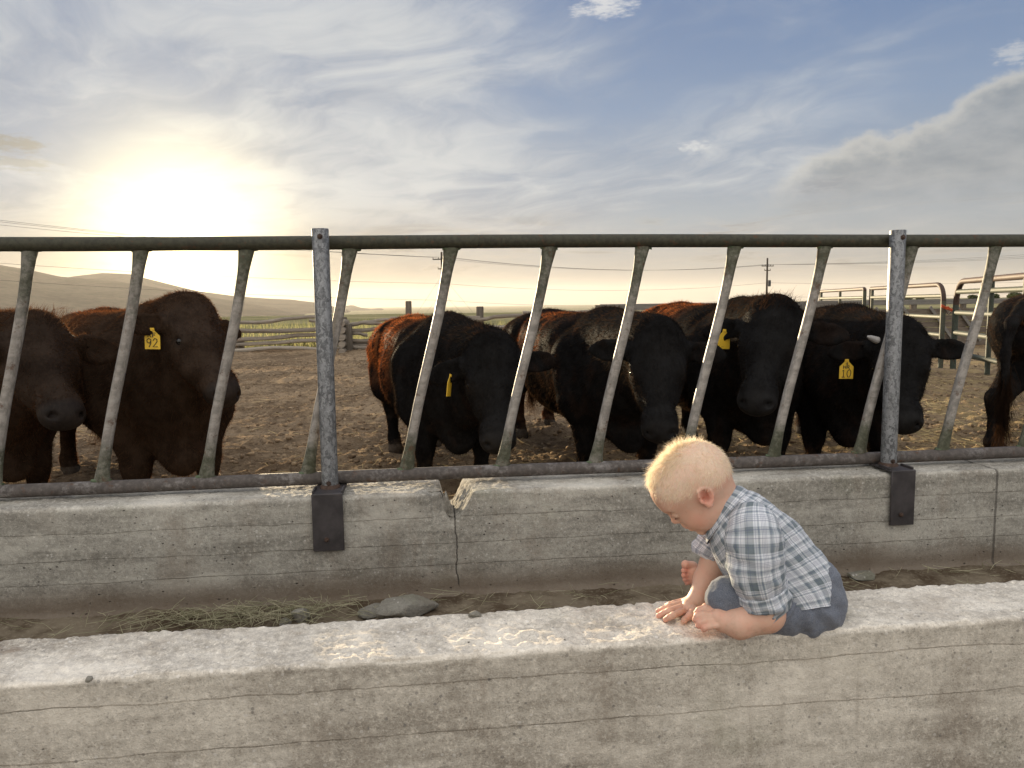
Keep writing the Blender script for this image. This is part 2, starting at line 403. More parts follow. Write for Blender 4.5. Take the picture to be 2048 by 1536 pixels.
# ================================================================== materials of the setting
def mat_concrete(name, c_lo, c_hi, lines, crack_x=None, joint_x=None, stain=(0.16, 0.12, 0.085), stain_z=None, top_z=0.4, rough_amt=1.0, top_light=0.0):
    m, n = material(name)
    P = n.n('ShaderNodeNewGeometry', out=0)
    x, y, z = n.xyz(P)
    big = n.noise(P, 2.2, 5, 0.6); med = n.noise(n.sc(P, (1.2, 3, 6)), 4.0, 6, 0.65); fine = n.noise(P, 90, 4, 0.7); grit = n.noise(P, 260, 2, 0.6)
    streak = n.noise(n.sc(P, (0.8, 8, 16)), 3.0, 6, 0.6)
    board = n.noise(n.vec(n.mul(x, 0.35), 0.0, n.mul(z, 11.0)), 1.0, 2, 0.5); spk = n.noise(P, 34, 6, 0.72)
    c = n.mix(n.ss(n.add(n.add(n.mul(big, 0.30), n.mul(board, 0.15)), n.add(n.mul(med, 0.25), n.add(n.mul(streak, 0.12), n.mul(spk, 0.18)))), 0.36, 0.64), c_lo, c_hi)
    c = n.mix(n.mul(n.ss(fine, 0.48, 0.74), 0.34), c, tuple(min(1, k_*1.55) for k_ in c_hi))
    c = n.mix(n.mul(n.ss(grit, 0.56, 0.74), 0.30), c, tuple(min(1, k_*1.5) for k_ in c_hi)); c = n.mix(n.mul(n.ss(grit, 0.44, 0.28), 0.45), c, tuple(k_*0.45 for k_ in c_lo))
    c = n.mix(n.mul(n.ss(fine, 0.46, 0.26), 0.4), c, tuple(k_*0.5 for k_ in c_lo))
    # sparse pale and dark aggregate
    vd = n.n('ShaderNodeTexVoronoi', {'Vector': P, 'Scale': 85.0}, out=None); vc = n.xyz(vd.outputs[1])[0]; vdist = vd.outputs[0]
    agg = n.mul(n.m('GREATER_THAN', vc, 0.93), n.ss(vdist, 0.36, 0.22))
    c = n.mix(n.mul(agg, 0.5), c, (0.62, 0.59, 0.54))
    agd = n.mul(n.m('LESS_THAN', vc, 0.06), n.ss(vdist, 0.34, 0.22))
    c = n.mix(n.mul(agd, 0.55), c, (0.12, 0.115, 0.11))
    # air holes
    vp = n.n('ShaderNodeTexVoronoi', {'Vector': n.sc(P, (1, 1, 1.5)), 'Scale': 34.0}, out=None)
    hole = n.mul(n.m('GREATER_THAN', n.xyz(vp.outputs[1])[1], 0.80), n.ss(vp.outputs[0], n.add(n.mul(n.xyz(vp.outputs[1])[2], 0.12), 0.05), 0.03))
    # brown and green staining
    st = n.ss(n.noise(n.sc(P, (1.0, 1.0, 0.6)), 5.0, 6, 0.65), 0.52, 0.72)
    c = n.mix(n.mul(st, 0.42), c, stain)
    pal = n.ss(n.noise(n.vm('ADD', n.sc(P, (1.0, 1.0, 1.8)), (7, 1, 2)), 3.4, 7, 0.62), 0.50, 0.66)
    c = n.mix(n.mul(pal, 0.38), c, tuple(min(1, k_*1.28) for k_ in c_hi))
    drip = n.ss(n.noise(n.sc(P, (14, 2, 0.9)), 1.6, 6, 0.65), 0.56, 0.74)
    c = n.mix(n.mul(drip, 0.22), c, stain)
    c = n.mix(n.mul(n.ss(z, top_z-0.014, top_z-0.004), top_light), c, n.mix(1.0, c, (1.38, 1.38, 1.40, 1), 'MULTIPLY'))  # sky brightness painted into the wall tops, along with their rough exposed surface
    rs = n.mul(n.ss(n.noise(n.vm('ADD', n.sc(P, (4.0, 4.0, 0.7)), (3, 5, 1)), 2.2, 5, 0.6), 0.60, 0.78), 0.4)
    c = n.mix(rs, c, (0.20, 0.125, 0.075))
    mo = n.mul(n.ss(n.noise(n.vm('ADD', P, (9, 2, 4)), 3.1, 5, 0.6), 0.58, 0.75), 0.25)
    c = n.mix(mo, c, (0.16, 0.17, 0.09))
    if stain_z is not None:
        zz = n.add(z, n.mul(n.sub(big, 0.5), 0.06))
        c = n.mix(n.mul(n.ss(zz, stain_z[1], stain_z[0]), 0.8), c, stain)
    h = n.add(n.mul(fine, 0.5*rough_amt), n.mul(grit, 0.25*rough_amt))
    h = n.add(h, n.mul(hole, -1.6))
    # board marks of the formwork
    wob = n.mul(n.sub(n.noise(n.sc(P, (1, 0, 0)), 2.3, 8, 0.65), 0.5), 0.040)
    wob2 = n.mul(n.sub(n.noise(n.sc(P, (1, 0, 1)), 21.0, 4, 0.6), 0.5), 0.006)
    dark = None
    for i, lz in enumerate(lines):
        d = n.m('ABSOLUTE', n.add(n.sub(z, lz), n.add(n.mul(wob, (1, -0.8, 0.6, 0.9)[i % 4]), wob2)))
        g = n.mul(n.mul(n.ss(d, 0.0022, 0.0003), 0.27), n.ss(n.noise(n.vm('ADD', n.sc(P, (1, 0, 0)), (i*3.7, 0, 0)), 3.4, 5, 0.6), 0.46, 0.62))
        dark = g if dark is None else n.m('MAXIMUM', dark, g)
        step = n.ss(n.add(n.sub(z, lz), n.mul(wob, (1, -0.8, 0.6, 0.9)[i % 4])), -0.002, 0.002)
        h = n.add(h, n.mul(step, 0.30))
    if crack_x is not None:
        wx = n.add(n.mul(n.sub(n.noise(n.sc(P, (0, 0, 1)), 9.0, 6, 0.6), 0.5), 0.05), n.mul(n.sub(z, top_z), -0.03))
        cr = n.mul(n.ss(n.m('ABSOLUTE', n.sub(n.sub(x, crack_x), wx)), 0.0030, 0.0008), n.ss(z, 0.09, 0.11))
        dark = n.m('MAXIMUM', dark, cr)
    if joint_x is not None:
        cr = n.ss(n.m('ABSOLUTE', n.add(n.sub(x, joint_x), wob2)), 0.006, 0.002)
        dark = n.m('MAXIMUM', dark, n.mul(cr, 0.8))
    dark = n.mul(hole, 0.85) if dark is None else n.m('MAXIMUM', dark, n.mul(hole, 0.85))
    c = n.mix(n.mul(dark, 0.85), c, (0.055, 0.048, 0.04))
    h = n.sub(h, n.mul(dark, 0.7))
    finish(n, bsdf(n, c, 0.92, 0.0, n.bump(h, 0.8, 0.006), Specular_IOR_Level=0.25))
    return m
NW_F, NW_B, NW_Z = 1.385, 1.582, 0.38         # near wall: front face, back face, top
FW_F, FW_B, FW_Z = 2.47, 2.74, 0.425          # wall under the feed rails
TR_Z = 0.065                                  # floor of the feed trough
RAIL_Y, RAIL_T, RAIL_B = 2.60, 1.262, 0.459
M_near = mat_concrete('near_concrete', (0.21, 0.183, 0.147), (0.61, 0.565, 0.485), [NW_Z-0.056, NW_Z-0.155], top_z=NW_Z, top_light=1.0)
NOTCH = at(908, 1000, FW_F)[0]
M_far = mat_concrete('wall_concrete', (0.138, 0.126, 0.105), (0.46, 0.433, 0.375), [FW_Z-0.085, FW_Z-0.175, FW_Z-0.25], crack_x=NOTCH, joint_x=at(1992, 1000, FW_F)[0], stain_z=(TR_Z+0.03, TR_Z+0.12), top_z=FW_Z, top_light=0.6)
def grade(lo, a, b, hi, step, grow=1.18):
    mid = list(np.arange(a, b, step)); out = [mid[-1]]; s_ = step
    while out[-1] < hi: s_ *= grow; out.append(out[-1]+s_)
    left = [mid[0]]; s_ = step
    while left[-1] > lo: s_ *= grow; left.append(left[-1]-s_)
    return np.array(left[::-1][:-1]+mid+out[1:])
def grid_faces(nu, nv):
    i, j = np.meshgrid(np.arange(nu-1), np.arange(nv-1), indexing='ij'); a = (i*nv+j).ravel()
    return np.stack([a, a+nv, a+nv+1, a+1], 1)
def wall(name, xs, prof, mat, rough_top, rough_face, zt, label, extra=None):
    prof = np.array(prof); nx, npf = len(xs), len(prof)
    P = np.zeros((nx, npf, 3)); P[:, :, 0] = xs[:, None]; P[:, :, 1] = prof[None, :, 0]; P[:, :, 2] = prof[None, :, 1]
    tang = np.gradient(prof, axis=0); nrm = np.stack([-tang[:, 1], tang[:, 0]], 1); nrm /= np.linalg.norm(nrm, axis=1, keepdims=True)
    flat = P.reshape(-1, 3)
    Rm = np.linalg.qr(np.random.default_rng(2).normal(size=(3, 3)))[0]; fr_ = flat@Rm; wp = fr_+0.012*np.stack([vnoise(fr_*40+i*9.1, 61+i) for i in range(3)], 1)
    nse = 0.9*fbm(wp*24, 4, 0.6, seed=3)+0.7*vnoise(wp*70, 5)*(0.5+0.9*np.clip(vnoise(wp*9, 8)+.3, 0, 1))+0.45*vnoise(fr_*170, 9)
    low = fbm(flat*V(3, 5, 5), 3, seed=11)
    nse = nse.reshape(nx, npf); low = low.reshape(nx, npf)
    top = smoothstep(0.3, 0.9, nrm[:, 1])[None]
    edge = np.exp(-((prof[:, 1]-zt)**2/0.012**2+0)) * (1-np.abs(np.clip(nrm[:, 1], 0, 1)*2-1)*1.0)
    chip = np.clip(fbm(flat*V(14, 14, 14), 4, 0.6, seed=21).reshape(nx, npf)-0.05, 0, 1)*0.026*edge[None]
    amp = rough_face*(1-top)+rough_top*top
    off = amp*nse+0.004*low*(0.4+0.6*top)-chip
    P[:, :, 1] += nrm[None, :, 0]*off; P[:, :, 2] += nrm[None, :, 1]*off
    if extra: P = extra(P)
    o = mesh_obj(name, P.reshape(-1, 3), grid_faces(nx, npf)[:, ::-1], mat, origin=(0, 0, 0))
    return tag(o, label, 'wall')
def profile(f, b, zt, zb_f, zb_b, rr, step_t, step_f, cove=0.0):
    p = []
    zz = np.arange(zb_f, zt-rr, step_f)
    for z_ in zz: p.append((f-cove*max(0, 1-(z_-zb_f)/0.055)**2*1.0, z_))
    for a in np.linspace(0, math.pi/2, 5): p.append((f+rr-rr*math.cos(a), zt-rr+rr*math.sin(a)))
    for y_ in np.arange(f+rr+step_t, b-rr, step_t): p.append((y_, zt))
    for a in np.linspace(0, math.pi/2, 5): p.append((b-rr+rr*math.sin(a), zt-rr+rr*math.cos(a)))
    for z_ in np.arange(zt-rr-0.02, zb_b, -0.02): p.append((b, z_))
    return p
xs = grade(-6, -0.95, 1.55, 9, 0.005)
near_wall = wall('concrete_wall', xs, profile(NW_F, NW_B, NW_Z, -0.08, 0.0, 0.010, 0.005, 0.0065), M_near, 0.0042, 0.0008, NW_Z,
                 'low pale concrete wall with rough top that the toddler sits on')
def notch(P):
    x = P[:, :, 0]; z = P[:, :, 2]; y = P[:, :, 1]
    nz = fbm(np.stack([x*30, y*30, x*0], -1), 4, 0.6, seed=5)
    d = (x-NOTCH)+nz*0.02+(y-FW_F)*0.05
    depth = 0.092*smoothstep(-0.042, -0.006, d)*(1-smoothstep(0.004, 0.066, d))
    lip = 0.022*smoothstep(-0.12, -0.05, d)*(1-smoothstep(0.05, 0.10, d))*(0.5+0.8*nz)
    lim = FW_Z-depth-np.clip(lip, 0, 1)*0.6
    sc_ = np.where(z > 0.2, (lim-0.2)/(FW_Z-0.2), 1.0)
    P[:, :, 2] = np.where(z > 0.2, 0.2+(z-0.2)*np.minimum(sc_, 1.02), z)
    sp = np.clip(smoothstep(-0.09, -0.03, d)*(1-smoothstep(0.0, 0.03, d)), 0, 1)*smoothstep(0.30, 0.36, z)*(y < FW_F+0.05)
    P[:, :, 1] += sp*0.035*(1+0.6*nz)
    # the joint near the right-hand post: the pour beyond it stands a little proud
    return P
xs = grade(-8, -1.9, 2.8, 13, 0.006)
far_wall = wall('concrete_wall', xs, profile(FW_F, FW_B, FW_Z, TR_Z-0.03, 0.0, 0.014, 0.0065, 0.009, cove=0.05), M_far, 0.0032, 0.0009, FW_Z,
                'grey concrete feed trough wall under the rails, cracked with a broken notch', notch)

# trough floor
m, n = material('trough_dirt'); P = n.n('ShaderNodeNewGeometry', out=0)
a = n.noise(P, 6, 6, 0.65); b = n.noise(P, 70, 4, 0.7)
c = n.mix(n.ss(a, 0.38, 0.64), (0.085, 0.062, 0.042), (0.20, 0.165, 0.12)); c = n.mix(n.mul(n.ss(b, 0.5, 0.7), 0.5), c, (0.30, 0.26, 0.19))
finish(n, bsdf(n, c, 0.95, 0, n.bump(n.add(a, n.mul(b, 0.4)), 0.8, 0.01), Specular_IOR_Level=0.0)); M_trough = m
xs = grade(-8, -1.5, 2.3, 13, 0.02); ys = np.linspace(NW_B-0.03, FW_F+0.02, 48)
X, Y = np.meshgrid(xs, ys, indexing='ij'); p2 = np.stack([X, Y, X*0], -1)
Zt = TR_Z+0.010*fbm(p2*9, 4, seed=31)+0.004*vnoise(p2*40, 33)+0.022*np.clip(fbm(p2*V(2, 4, 1), 3, seed=35), 0, 1)
tag(mesh_obj('trough_floor', np.stack([X, Y, Zt], -1), grid_faces(len(xs), len(ys)), M_trough, origin=(0, 0, 0)), kind='structure')

# ================================================================== ground, one sheet to the horizon
def ground_z(x, y):
    p = np.stack([x, y, x*0], -1)
    pen = smoothstep(2.3, 3.2, y)*(1-smoothstep(18, 24, y))
    z = 0.035*fbm(p*V(1.1, 1.5, 1), 3, seed=41)+pen*(0.030*fbm(p*V(3.2, 4.4, 1), 3, seed=43)+0.017*np.abs(vnoise(p*V(7.5, 9.5, 1), 47))*1.2+0.016*vnoise(p*17, 49)+0.010*np.abs(vnoise(p*31, 53)))
    z = z+0.05*np.exp(-((y-17.5)/1.2)**2)*(1+fbm(p*0.9, 2, seed=51))
    # beyond the fence the land falls gently towards the valley on the left
    az_ = np.arctan2(x, np.maximum(y, 0.01)); fall = 1-smoothstep(R(18), R(34), az_)
    dist = np.hypot(x, y)
    z = z-fall*smoothstep(22, 400, dist)*np.minimum(dist*0.016, 46)
    near = smoothstep(2.6, 2.2, y)
    return z*(1-near)-0.02*near
xs = grade(-16000, -3.6, 6.2, 16000, 0.030, 1.11); ys = grade(-60, 2.6, 9.5, 20000, 0.030, 1.06)
X, Y = np.meshgrid(xs, ys, indexing='ij'); Zg = ground_z(X, Y)
m, n = material('ground_soil'); P = n.n('ShaderNodeNewGeometry', out=0); gx, gy, gz = n.xyz(P)
a = n.noise(P, 0.9, 5, 0.6); b = n.noise(P, 9, 6, 0.65); d = n.noise(n.sc(P, (1, 1.6, 1)), 55, 5, 0.7)
soil = n.mix(n.ss(n.add(n.mul(a, 0.5), n.mul(b, 0.5)), 0.38, 0.62), (0.15, 0.105, 0.068), (0.36, 0.265, 0.17))
soil = n.mix(n.mul(n.ss(d, 0.52, 0.70), 0.6), soil, (0.50, 0.40, 0.27))
soil = n.mix(n.mul(n.ss(n.noise(P, 24, 3, 0.6), 0.58, 0.66), 0.55), soil, (0.075, 0.054, 0.038))
strawy = n.mul(n.ss(gx, 1.6, 3.4), n.ss(n.noise(P, 3.0, 6, 0.7), 0.42, 0.62))
soil = n.mix(n.mul(strawy, 0.55), soil, (0.42, 0.32, 0.16))
fld = n.noise(P, 0.05, 5, 0.6); fl2 = n.noise(n.sc(P, (1, 2, 1)), 1.2, 6, 0.7)
field = n.mix(n.ss(fld, 0.35, 0.65), (0.15, 0.15, 0.085), (0.28, 0.25, 0.15)); field = n.mix(n.mul(n.ss(fl2, 0.5, 0.65), 0.6), field, (0.09, 0.105, 0.045))
far_ = n.ss(n.add(gy, n.mul(n.sub(a, 0.5), 3.0)), 18.0, 20.5)
soil = n.mix(far_, soil, field)
finish(n, bsdf(n, soil, 0.95, 0, n.bump(n.add(n.mul(b, 0.4), n.mul(d, 0.6)), 1.0, 0.04), Specular_IOR_Level=0.0)); M_ground = m
tag(mesh_obj('ground', np.stack([X, Y, Zg], -1), grid_faces(len(xs), len(ys)), M_ground, origin=(0, 0, 0)), kind='structure')
def gz_at(x, y): return float(ground_z(np.array([x]), np.array([y]))[0])

# ================================================================== feed rails, posts
def mat_rail(name, paint, bare, wear_lo, wear_hi, rust=(0.10, 0.052, 0.03), by_z=None):
    m, n = material(name); P = n.n('ShaderNodeNewGeometry', out=0); z = n.xyz(P)[2]
    a = n.noise(P, 9, 6, 0.7); b = n.noise(P, 60, 4, 0.7); lng = n.noise(n.sc(P, (0.6, 9, 3)), 12, 5, 0.65)
    e = n.add(n.mul(a, 0.6), n.mul(b, 0.4))
    if by_z: e = n.add(e, n.mul(n.mul(n.ss(z, by_z[0], by_z[0]+0.12), n.ss(z, by_z[1], by_z[1]-0.28)), 0.30))
    mask = n.ss(e, wear_lo, wear_hi)
    c = n.mix(mask, n.mix(n.ss(b, 0.35, 0.65), tuple(k_*0.75 for k_ in paint), tuple(k_*1.2 for k_ in paint)), n.mix(n.ss(lng, 0.35, 0.65), tuple(k_*0.72 for k_ in bare), tuple(k_*1.2 for k_ in bare)))
    ru = n.ss(n.noise(n.vm('ADD', P, (3, 1, 7)), 26, 6, 0.72), 0.56, 0.68)
    c = n.mix(n.mul(ru, 0.8), c, rust)
    rg_ = n.mix(n.mul(ru, 1.0), n.mix(mask, (0.62,)*3, (0.55,)*3), (0.85,)*3)
    mt = n.mul(n.mul(mask, n.sub(1.0, ru)), 0.25)
    finish(n, bsdf(n, c, rg_, mt, n.bump(n.add(n.mul(b, 0.6), n.mul(mask, 0.4)), 0.35, 0.0015), Specular_IOR_Level=0.3))
    return m
M_toprail = mat_rail('olive_paint', (0.046, 0.044, 0.028), (0.095, 0.085, 0.068), 0.60, 0.74)
M_botrail = mat_rail('brown_steel', (0.085, 0.072, 0.064), (0.20, 0.185, 0.175), 0.50, 0.66)
M_bar = mat_rail('worn_bar', (0.072, 0.074, 0.046), (0.30, 0.275, 0.245), 0.44, 0.80, by_z=(0.53, 1.22))
M_weld = mat_rail('green_weld', (0.075, 0.10, 0.055), (0.11, 0.10, 0.08), 0.62, 0.8)
JOINT = at(957, 483, RAIL_Y)[0]
S_BAR, X0, SL = 0.3363, -1.2493, 0.1754
def make_bar(k_, panel):
    xt, xb = X0+S_BAR*k_+random.uniform(-.004, .004), X0+S_BAR*k_-SL
    zt, zb = RAIL_T-0.012, RAIL_B+0.012
    pts = []; rr = []; fl = []
    for s_ in np.concatenate([np.linspace(0, 0.12, 7), np.linspace(0.2, 0.8, 7), np.linspace(0.88, 1, 7)]):
        bend = s_+0.025*math.sin(2*math.pi*s_)*-1
        e_ = max(math.exp(-(s_/0.075)**1.6), math.exp(-((1-s_)/0.075)**1.6))
        pts.append((xt+(xb-xt)*bend, RAIL_Y, zt+(zb-zt)*s_)); rr.append(0.0172); fl.append((1+0.55*e_, 1-0.38*e_))
    b_ = MB().tube(pts, rr, 14, True, flat=(fl, (1, 0, 0)))
    return b_.build('bar', M_bar, panel, smooth=True)
def rail_pts(xa, xb, z, seed, sag=0.0025):
    xx = np.arange(xa, xb, 0.12); xx = np.append(xx, xb)
    return [(x_, RAIL_Y+0.002*math.sin(x_*1.3+seed), z+sag*math.sin(x_*2.1+seed)) for x_ in xx]
def weld(xc, zc, up, par):
    bm = MB(); r_ = random.Random(int(xc*1000)+int(zc*10))
    pts = [(xc-0.030+0.06*i/6, RAIL_Y-0.004*math.sin(i), zc+up*(0.020+0.002*r_.random())) for i in range(7)]
    bm.tube(pts, [0.004+0.004*r_.random() for _ in range(7)], 8); return bm.build('weld', M_weld, par, smooth=True)
for nm, xa, xb, ks, lab in (('feed_panel', JOINT-3.9, JOINT-0.0005, range(-8, 5), 'slanted bar feed rail panel left of the joint, over the cracked wall'),
                            ('feed_panel', JOINT+0.0005, JOINT+4.3, range(5, 17), 'slanted bar feed rail panel right of the joint, behind the toddler')):
    pan = empty(nm, (xa, RAIL_Y, FW_Z), lab, 'feed panel', 'slanted bar feed rail panels')
    MB().tube(rail_pts(xa, xb, RAIL_T, 0.4), 0.0232, 20).build('top_rail', M_toprail, pan, smooth=True)
    MB().tube(rail_pts(xa, xb, RAIL_B, 1.4), 0.0225, 20).build('bottom_rail', M_botrail, pan, smooth=True)
    for k_ in ks:
        b_ = make_bar(k_, pan)
        if -2 <= k_ <= 12:
            weld(X0+S_BAR*k_, RAIL_T, -1, b_); weld(X0+S_BAR*k_-SL, RAIL_B, 1, b_)
# galvanised posts on steel brackets
m, n = material('galvanised'); P = n.n('ShaderNodeNewGeometry', out=0)
v1 = n.n('ShaderNodeTexVoronoi', {'Vector': n.vm('ADD', n.sc(P, (1, 1, 0.45)), n.sc(n.noise(P, 40, 3, 0.6, out=1), (0.03, 0.03, 0.03))), 'Scale': 150.0}, out=None)
a = n.xyz(v1.outputs[1])[0]; b = n.noise(P, 60, 6, 0.7)
c = n.mix(n.ss(n.add(n.mul(a, 0.35), n.mul(b, 0.65)), 0.3, 0.7), (0.10, 0.102, 0.105), (0.26, 0.265, 0.27)); c = n.mix(n.mul(n.ss(n.noise(P, 70, 5, 0.75), 0.56, 0.72), 0.6), c, (0.44, 0.45, 0.455))
c = n.mix(n.mul(n.ss(n.noise(n.sc(P, (1, 1, .4)), 55, 4, 0.7), 0.62, 0.74), 0.35), c, (0.08, 0.08, 0.08))
finish(n, bsdf(n, c, n.mix(b, (0.38,)*3, (0.62,)*3), 0.45, n.bump(n.noise(P, 90, 4, 0.7), 0.3, 0.001))); M_galv = m
M_bracket = simple('dark_steel_plate', (0.052, 0.045, 0.045), 0.55, 0.3, 0.35, 14, 0.35, 0.002)
M_bolt = simple('rusty_bolt', (0.07, 0.042, 0.03), 0.75, 0.3, 0.4, 60)
for X_, ptop, pbot, bw, lab in ((-0.334, 457, 1102, 0.100, 'galvanised pipe post by the wall notch, nearest the low sun'),
                                (1.687, 460, 1050, 0.092, 'galvanised pipe post in front of the black bull with tag 10')):
    yp = RAIL_Y-0.023-0.029; px_ = 642 if X_ < 0 else 1787
    ztop = at(px_, ptop, yp)[2]; zpl = FW_Z+0.014
    root = empty('galvanised_post', (X_, yp, FW_Z), lab, 'post', 'galvanised pipe posts bolted to the trough wall')
    r_ = 0.0275
    pipe = MB().tube([(X_, yp, zpl), (X_, yp, ztop-0.004), (X_, yp, ztop-0.001), (X_, yp, ztop), (X_, yp, ztop-0.001)], [r_, r_, r_-0.001, r_-0.004, 0.002], 28).build('pipe', M_galv, root, smooth=True)
    # bracket: plate down the wall face, top plate over the wall, side flanges, bent edge
    fy = FW_F-0.012; zb_ = at(652 if X_ < 0 else 1803, pbot, fy)[2]; b_ = MB(); th = 0.007
    b_.box((X_, fy, (zb_+zpl)/2), (bw, th, zpl-zb_), bev=0.0018)
    b_.box((X_, fy+th/2+0.001+0.085, zpl-th/2), (bw, 0.17, th), bev=0.0018)
    b_.tube([(X_-bw/2+0.0015, fy+0.001, zpl-0.0035), (X_+bw/2-0.0015, fy+0.001, zpl-0.0035)], 0.0047, 12)
    for sx_ in (-1, 1): b_.box((X_+sx_*(bw/2-0.003), fy+0.045, zpl+0.004), (0.006, 0.07, 0.008), bev=0.001)
    br = b_.build('bracket', M_bracket, root, smooth=True)
    MB().tube([(X_, yp, zpl-0.001), (X_, yp, zpl+0.006), (X_, yp, zpl+0.012)], [r_+0.007, r_+0.005, r_+0.0005], 24).build('weld_bead', M_bolt, root, smooth=True)
    def bolt(par, x_, y_, z_, rb):
        q_ = MB().disc((x_, y_, z_), (0, -1, 0), rb, 0.006, 6, 0.0015); q_.disc((x_, y_-0.005, z_), (0, -1, 0), rb*0.5, 0.006, 10, 0.001); q_.build('bolt', M_bolt, par, smooth=True)
    bolt(pipe, X_+0.002, yp-r_+0.002, ztop-0.028, 0.0095); bolt(pipe, X_-0.001, yp-r_+0.002, zpl+0.02, 0.0085)
    bolt(br, X_-0.006, fy-th/2, zb_+0.040, 0.0085)

# ================================================================== stones, hay and litter in the trough
M_stone = mat_concrete('stone', (0.15, 0.14, 0.115), (0.25, 0.235, 0.20), [], top_z=0)
def rock(name, c, rad, seed, label, cat='stone', flat_top=0.0, mat=None, group=None, rotz=0.0, rough=0.30, res=26):
    u, v_ = np.meshgrid(np.linspace(0, math.pi, res), np.linspace(0, 2*math.pi, res*2, endpoint=False), indexing='ij')
    d = np.stack([np.sin(u)*np.cos(v_), np.sin(u)*np.sin(v_), np.cos(u)], -1)
    cells = np.random.default_rng(seed).normal(size=(14, 3)); cells /= np.linalg.norm(cells, axis=1, keepdims=True)
    hh = np.random.default_rng(seed+1).uniform(0.72, 1.0, 14)
    den = (d@cells.T); rr = np.where(den > 0.05, hh/np.maximum(den, 0.05), 9).min(-1); rr = np.minimum(rr, 1.25)
    rr = rr*(1+0.05*fbm(d*3, 3, seed=seed)+0.03*fbm(d*9, 2, seed=seed+3))
    P = d*rr[..., None]*np.asarray(rad); ca, sa = math.cos(rotz), math.sin(rotz)
    P = np.stack([P[..., 0]*ca-P[..., 1]*sa, P[..., 0]*sa+P[..., 1]*ca, P[..., 2]], -1)
    nu, nv = P.shape[:2]; f = []
    for i in range(nu-1):
        for j in range(nv): f.append([i*nv+j, (i+1)*nv+j, (i+1)*nv+(j+1) % nv, i*nv+(j+1) % nv])
    Pw = P.reshape(-1, 3)+np.asarray(c)
    o = mesh_obj(name, Pw, np.array(f), mat or M_stone, origin=(c[0], c[1], Pw[:, 2].min()))
    o.data.set_sharp_from_angle(angle=R(35))
    return tag(o, label, cat, group)
p = on_z(812, 1216, TR_Z+0.035); rock('stone', p, (0.088, 0.060, 0.036), 4, 'flat broken concrete slab lying in the trough below the crack', rotz=0.2)
p = on_z(745, 1222, TR_Z+0.012); rock('stone', p, (0.040, 0.030, 0.016), 9, 'small brown stone touching the left end of the flat slab', rotz=0.6)
p = on_z(603, 1232, TR_Z+0.018); rock('stone', p, (0.030, 0.026, 0.021), 12, 'round stone lying in the hay in the trough')
p = on_z(572, 1244, TR_Z+0.010); rock('stone', p, (0.020, 0.017, 0.014), 15, 'little pebble beside the round stone in the hay')
p = on_z(1725, 1150, TR_Z+0.008); rock('stone', p, (0.055, 0.030, 0.013), 18, 'dark clod in the trough just behind the toddler')
p = on_z(948, 1228, NW_Z+0.004); rock('stone', p, (0.014, 0.010, 0.007), 22, 'pale grey pebble on top of the near wall', res=14)
p = on_z(178, 1358, NW_Z+0.001); rock('stone', p, (0.007, 0.006, 0.005), 25, 'tiny dark pebble on the wall top near the left', res=12)

def litter(name, P, length, width, up, mat, kind='stuff', az=None, curve=0.25, rg=rng):
    """dry stems lying about: each a bent three-sided sliver"""
    n_ = len(P); a = rg.uniform(0, 2*math.pi, n_) if az is None else az; L = np.broadcast_to(length, n_)
    d = np.stack([np.cos(a), np.sin(a), rg.normal(0, up, n_)], 1); s_ = np.stack([-np.sin(a), np.cos(a), np.zeros(n_)], 1)
    w_ = np.broadcast_to(width, n_)[:, None]; vs = []; c_ = rg.normal(0, curve, n_)[:, None]
    zr = np.abs(rg.normal(0, 1, n_))[:, None]*V(0, 0, 1)*w_*1.5
    for t_, ww in ((-0.5, 0.7), (0.0, 1.0), (0.5, 0.5)):
        ctr = P+d*L[:, None]*t_+s_*c_*L[:, None]*(t_*t_-0.1)+zr
        vs += [ctr-s_*w_*ww, ctr+s_*w_*ww, ctr+V(0, 0, 1)*w_*ww*1.2]
    vv = np.stack(vs, 1).reshape(-1, 3); b = np.arange(n_)[:, None]*9
    f = np.concatenate([b+[0, 3, 5, 2], b+[2, 5, 4, 1], b+[3, 6, 8, 5], b+[5, 8, 7, 4]])
    return tag(mesh_obj(name, vv, f, mat, origin=(0, 0, 0), smooth=False), kind=kind)
def mat_stem(name, c1_, c2_, tl=0.25):
    m, n = material(name); P = n.n('ShaderNodeNewGeometry', out=None); r_ = P.outputs['Random Per Island']
    c = n.mix(r_, c1_, c2_); d = bsdf(n, c, 0.8, 0, None, Specular_IOR_Level=0.0)
    tr = n.n('ShaderNodeBsdfTranslucent', {0: c}); finish(n, n.n('ShaderNodeMixShader', {0: tl, 1: d, 2: tr})); return m
M_hay = mat_stem('hay_stems', (0.17, 0.165, 0.095), (0.42, 0.385, 0.26)); M_straw = mat_stem('straw_stems', (0.32, 0.24, 0.12), (0.66, 0.53, 0.29))
def hay_pts(n_, cx, cy_, sx_, sy_): return np.stack([rng.normal(cx, sx_, n_), rng.normal(cy_, sy_, n_)], 1)
hp = np.concatenate([hay_pts(420, *on_z(490, 1240, TR_Z)[:2], 0.16, 0.07), hay_pts(110, *on_z(630, 1225, TR_Z)[:2], 0.12, 0.05), hay_pts(60, *on_z(360, 1245, TR_Z)[:2], 0.13, 0.06),
                     np.stack([rng.uniform(-1.6, 2.6, 420), 2.44-np.abs(rng.normal(0, .28, 420))], 1)])
hp = hp[(hp[:, 1] > 1.63) & (hp[:, 1] < 2.42)]
zz = TR_Z+0.02+np.where(rng.random(len(hp)) < 0.7, 0.004, 0.018)
litter('hay', np.column_stack([hp, zz]), rng.uniform(0.02, 0.12, len(hp)), rng.uniform(0.0007, 0.0014, len(hp)), 0.12, M_hay)
hp = np.stack([rng.uniform(-1.6, 2.6, 150), rng.uniform(2.63, 2.73, 150)], 1)
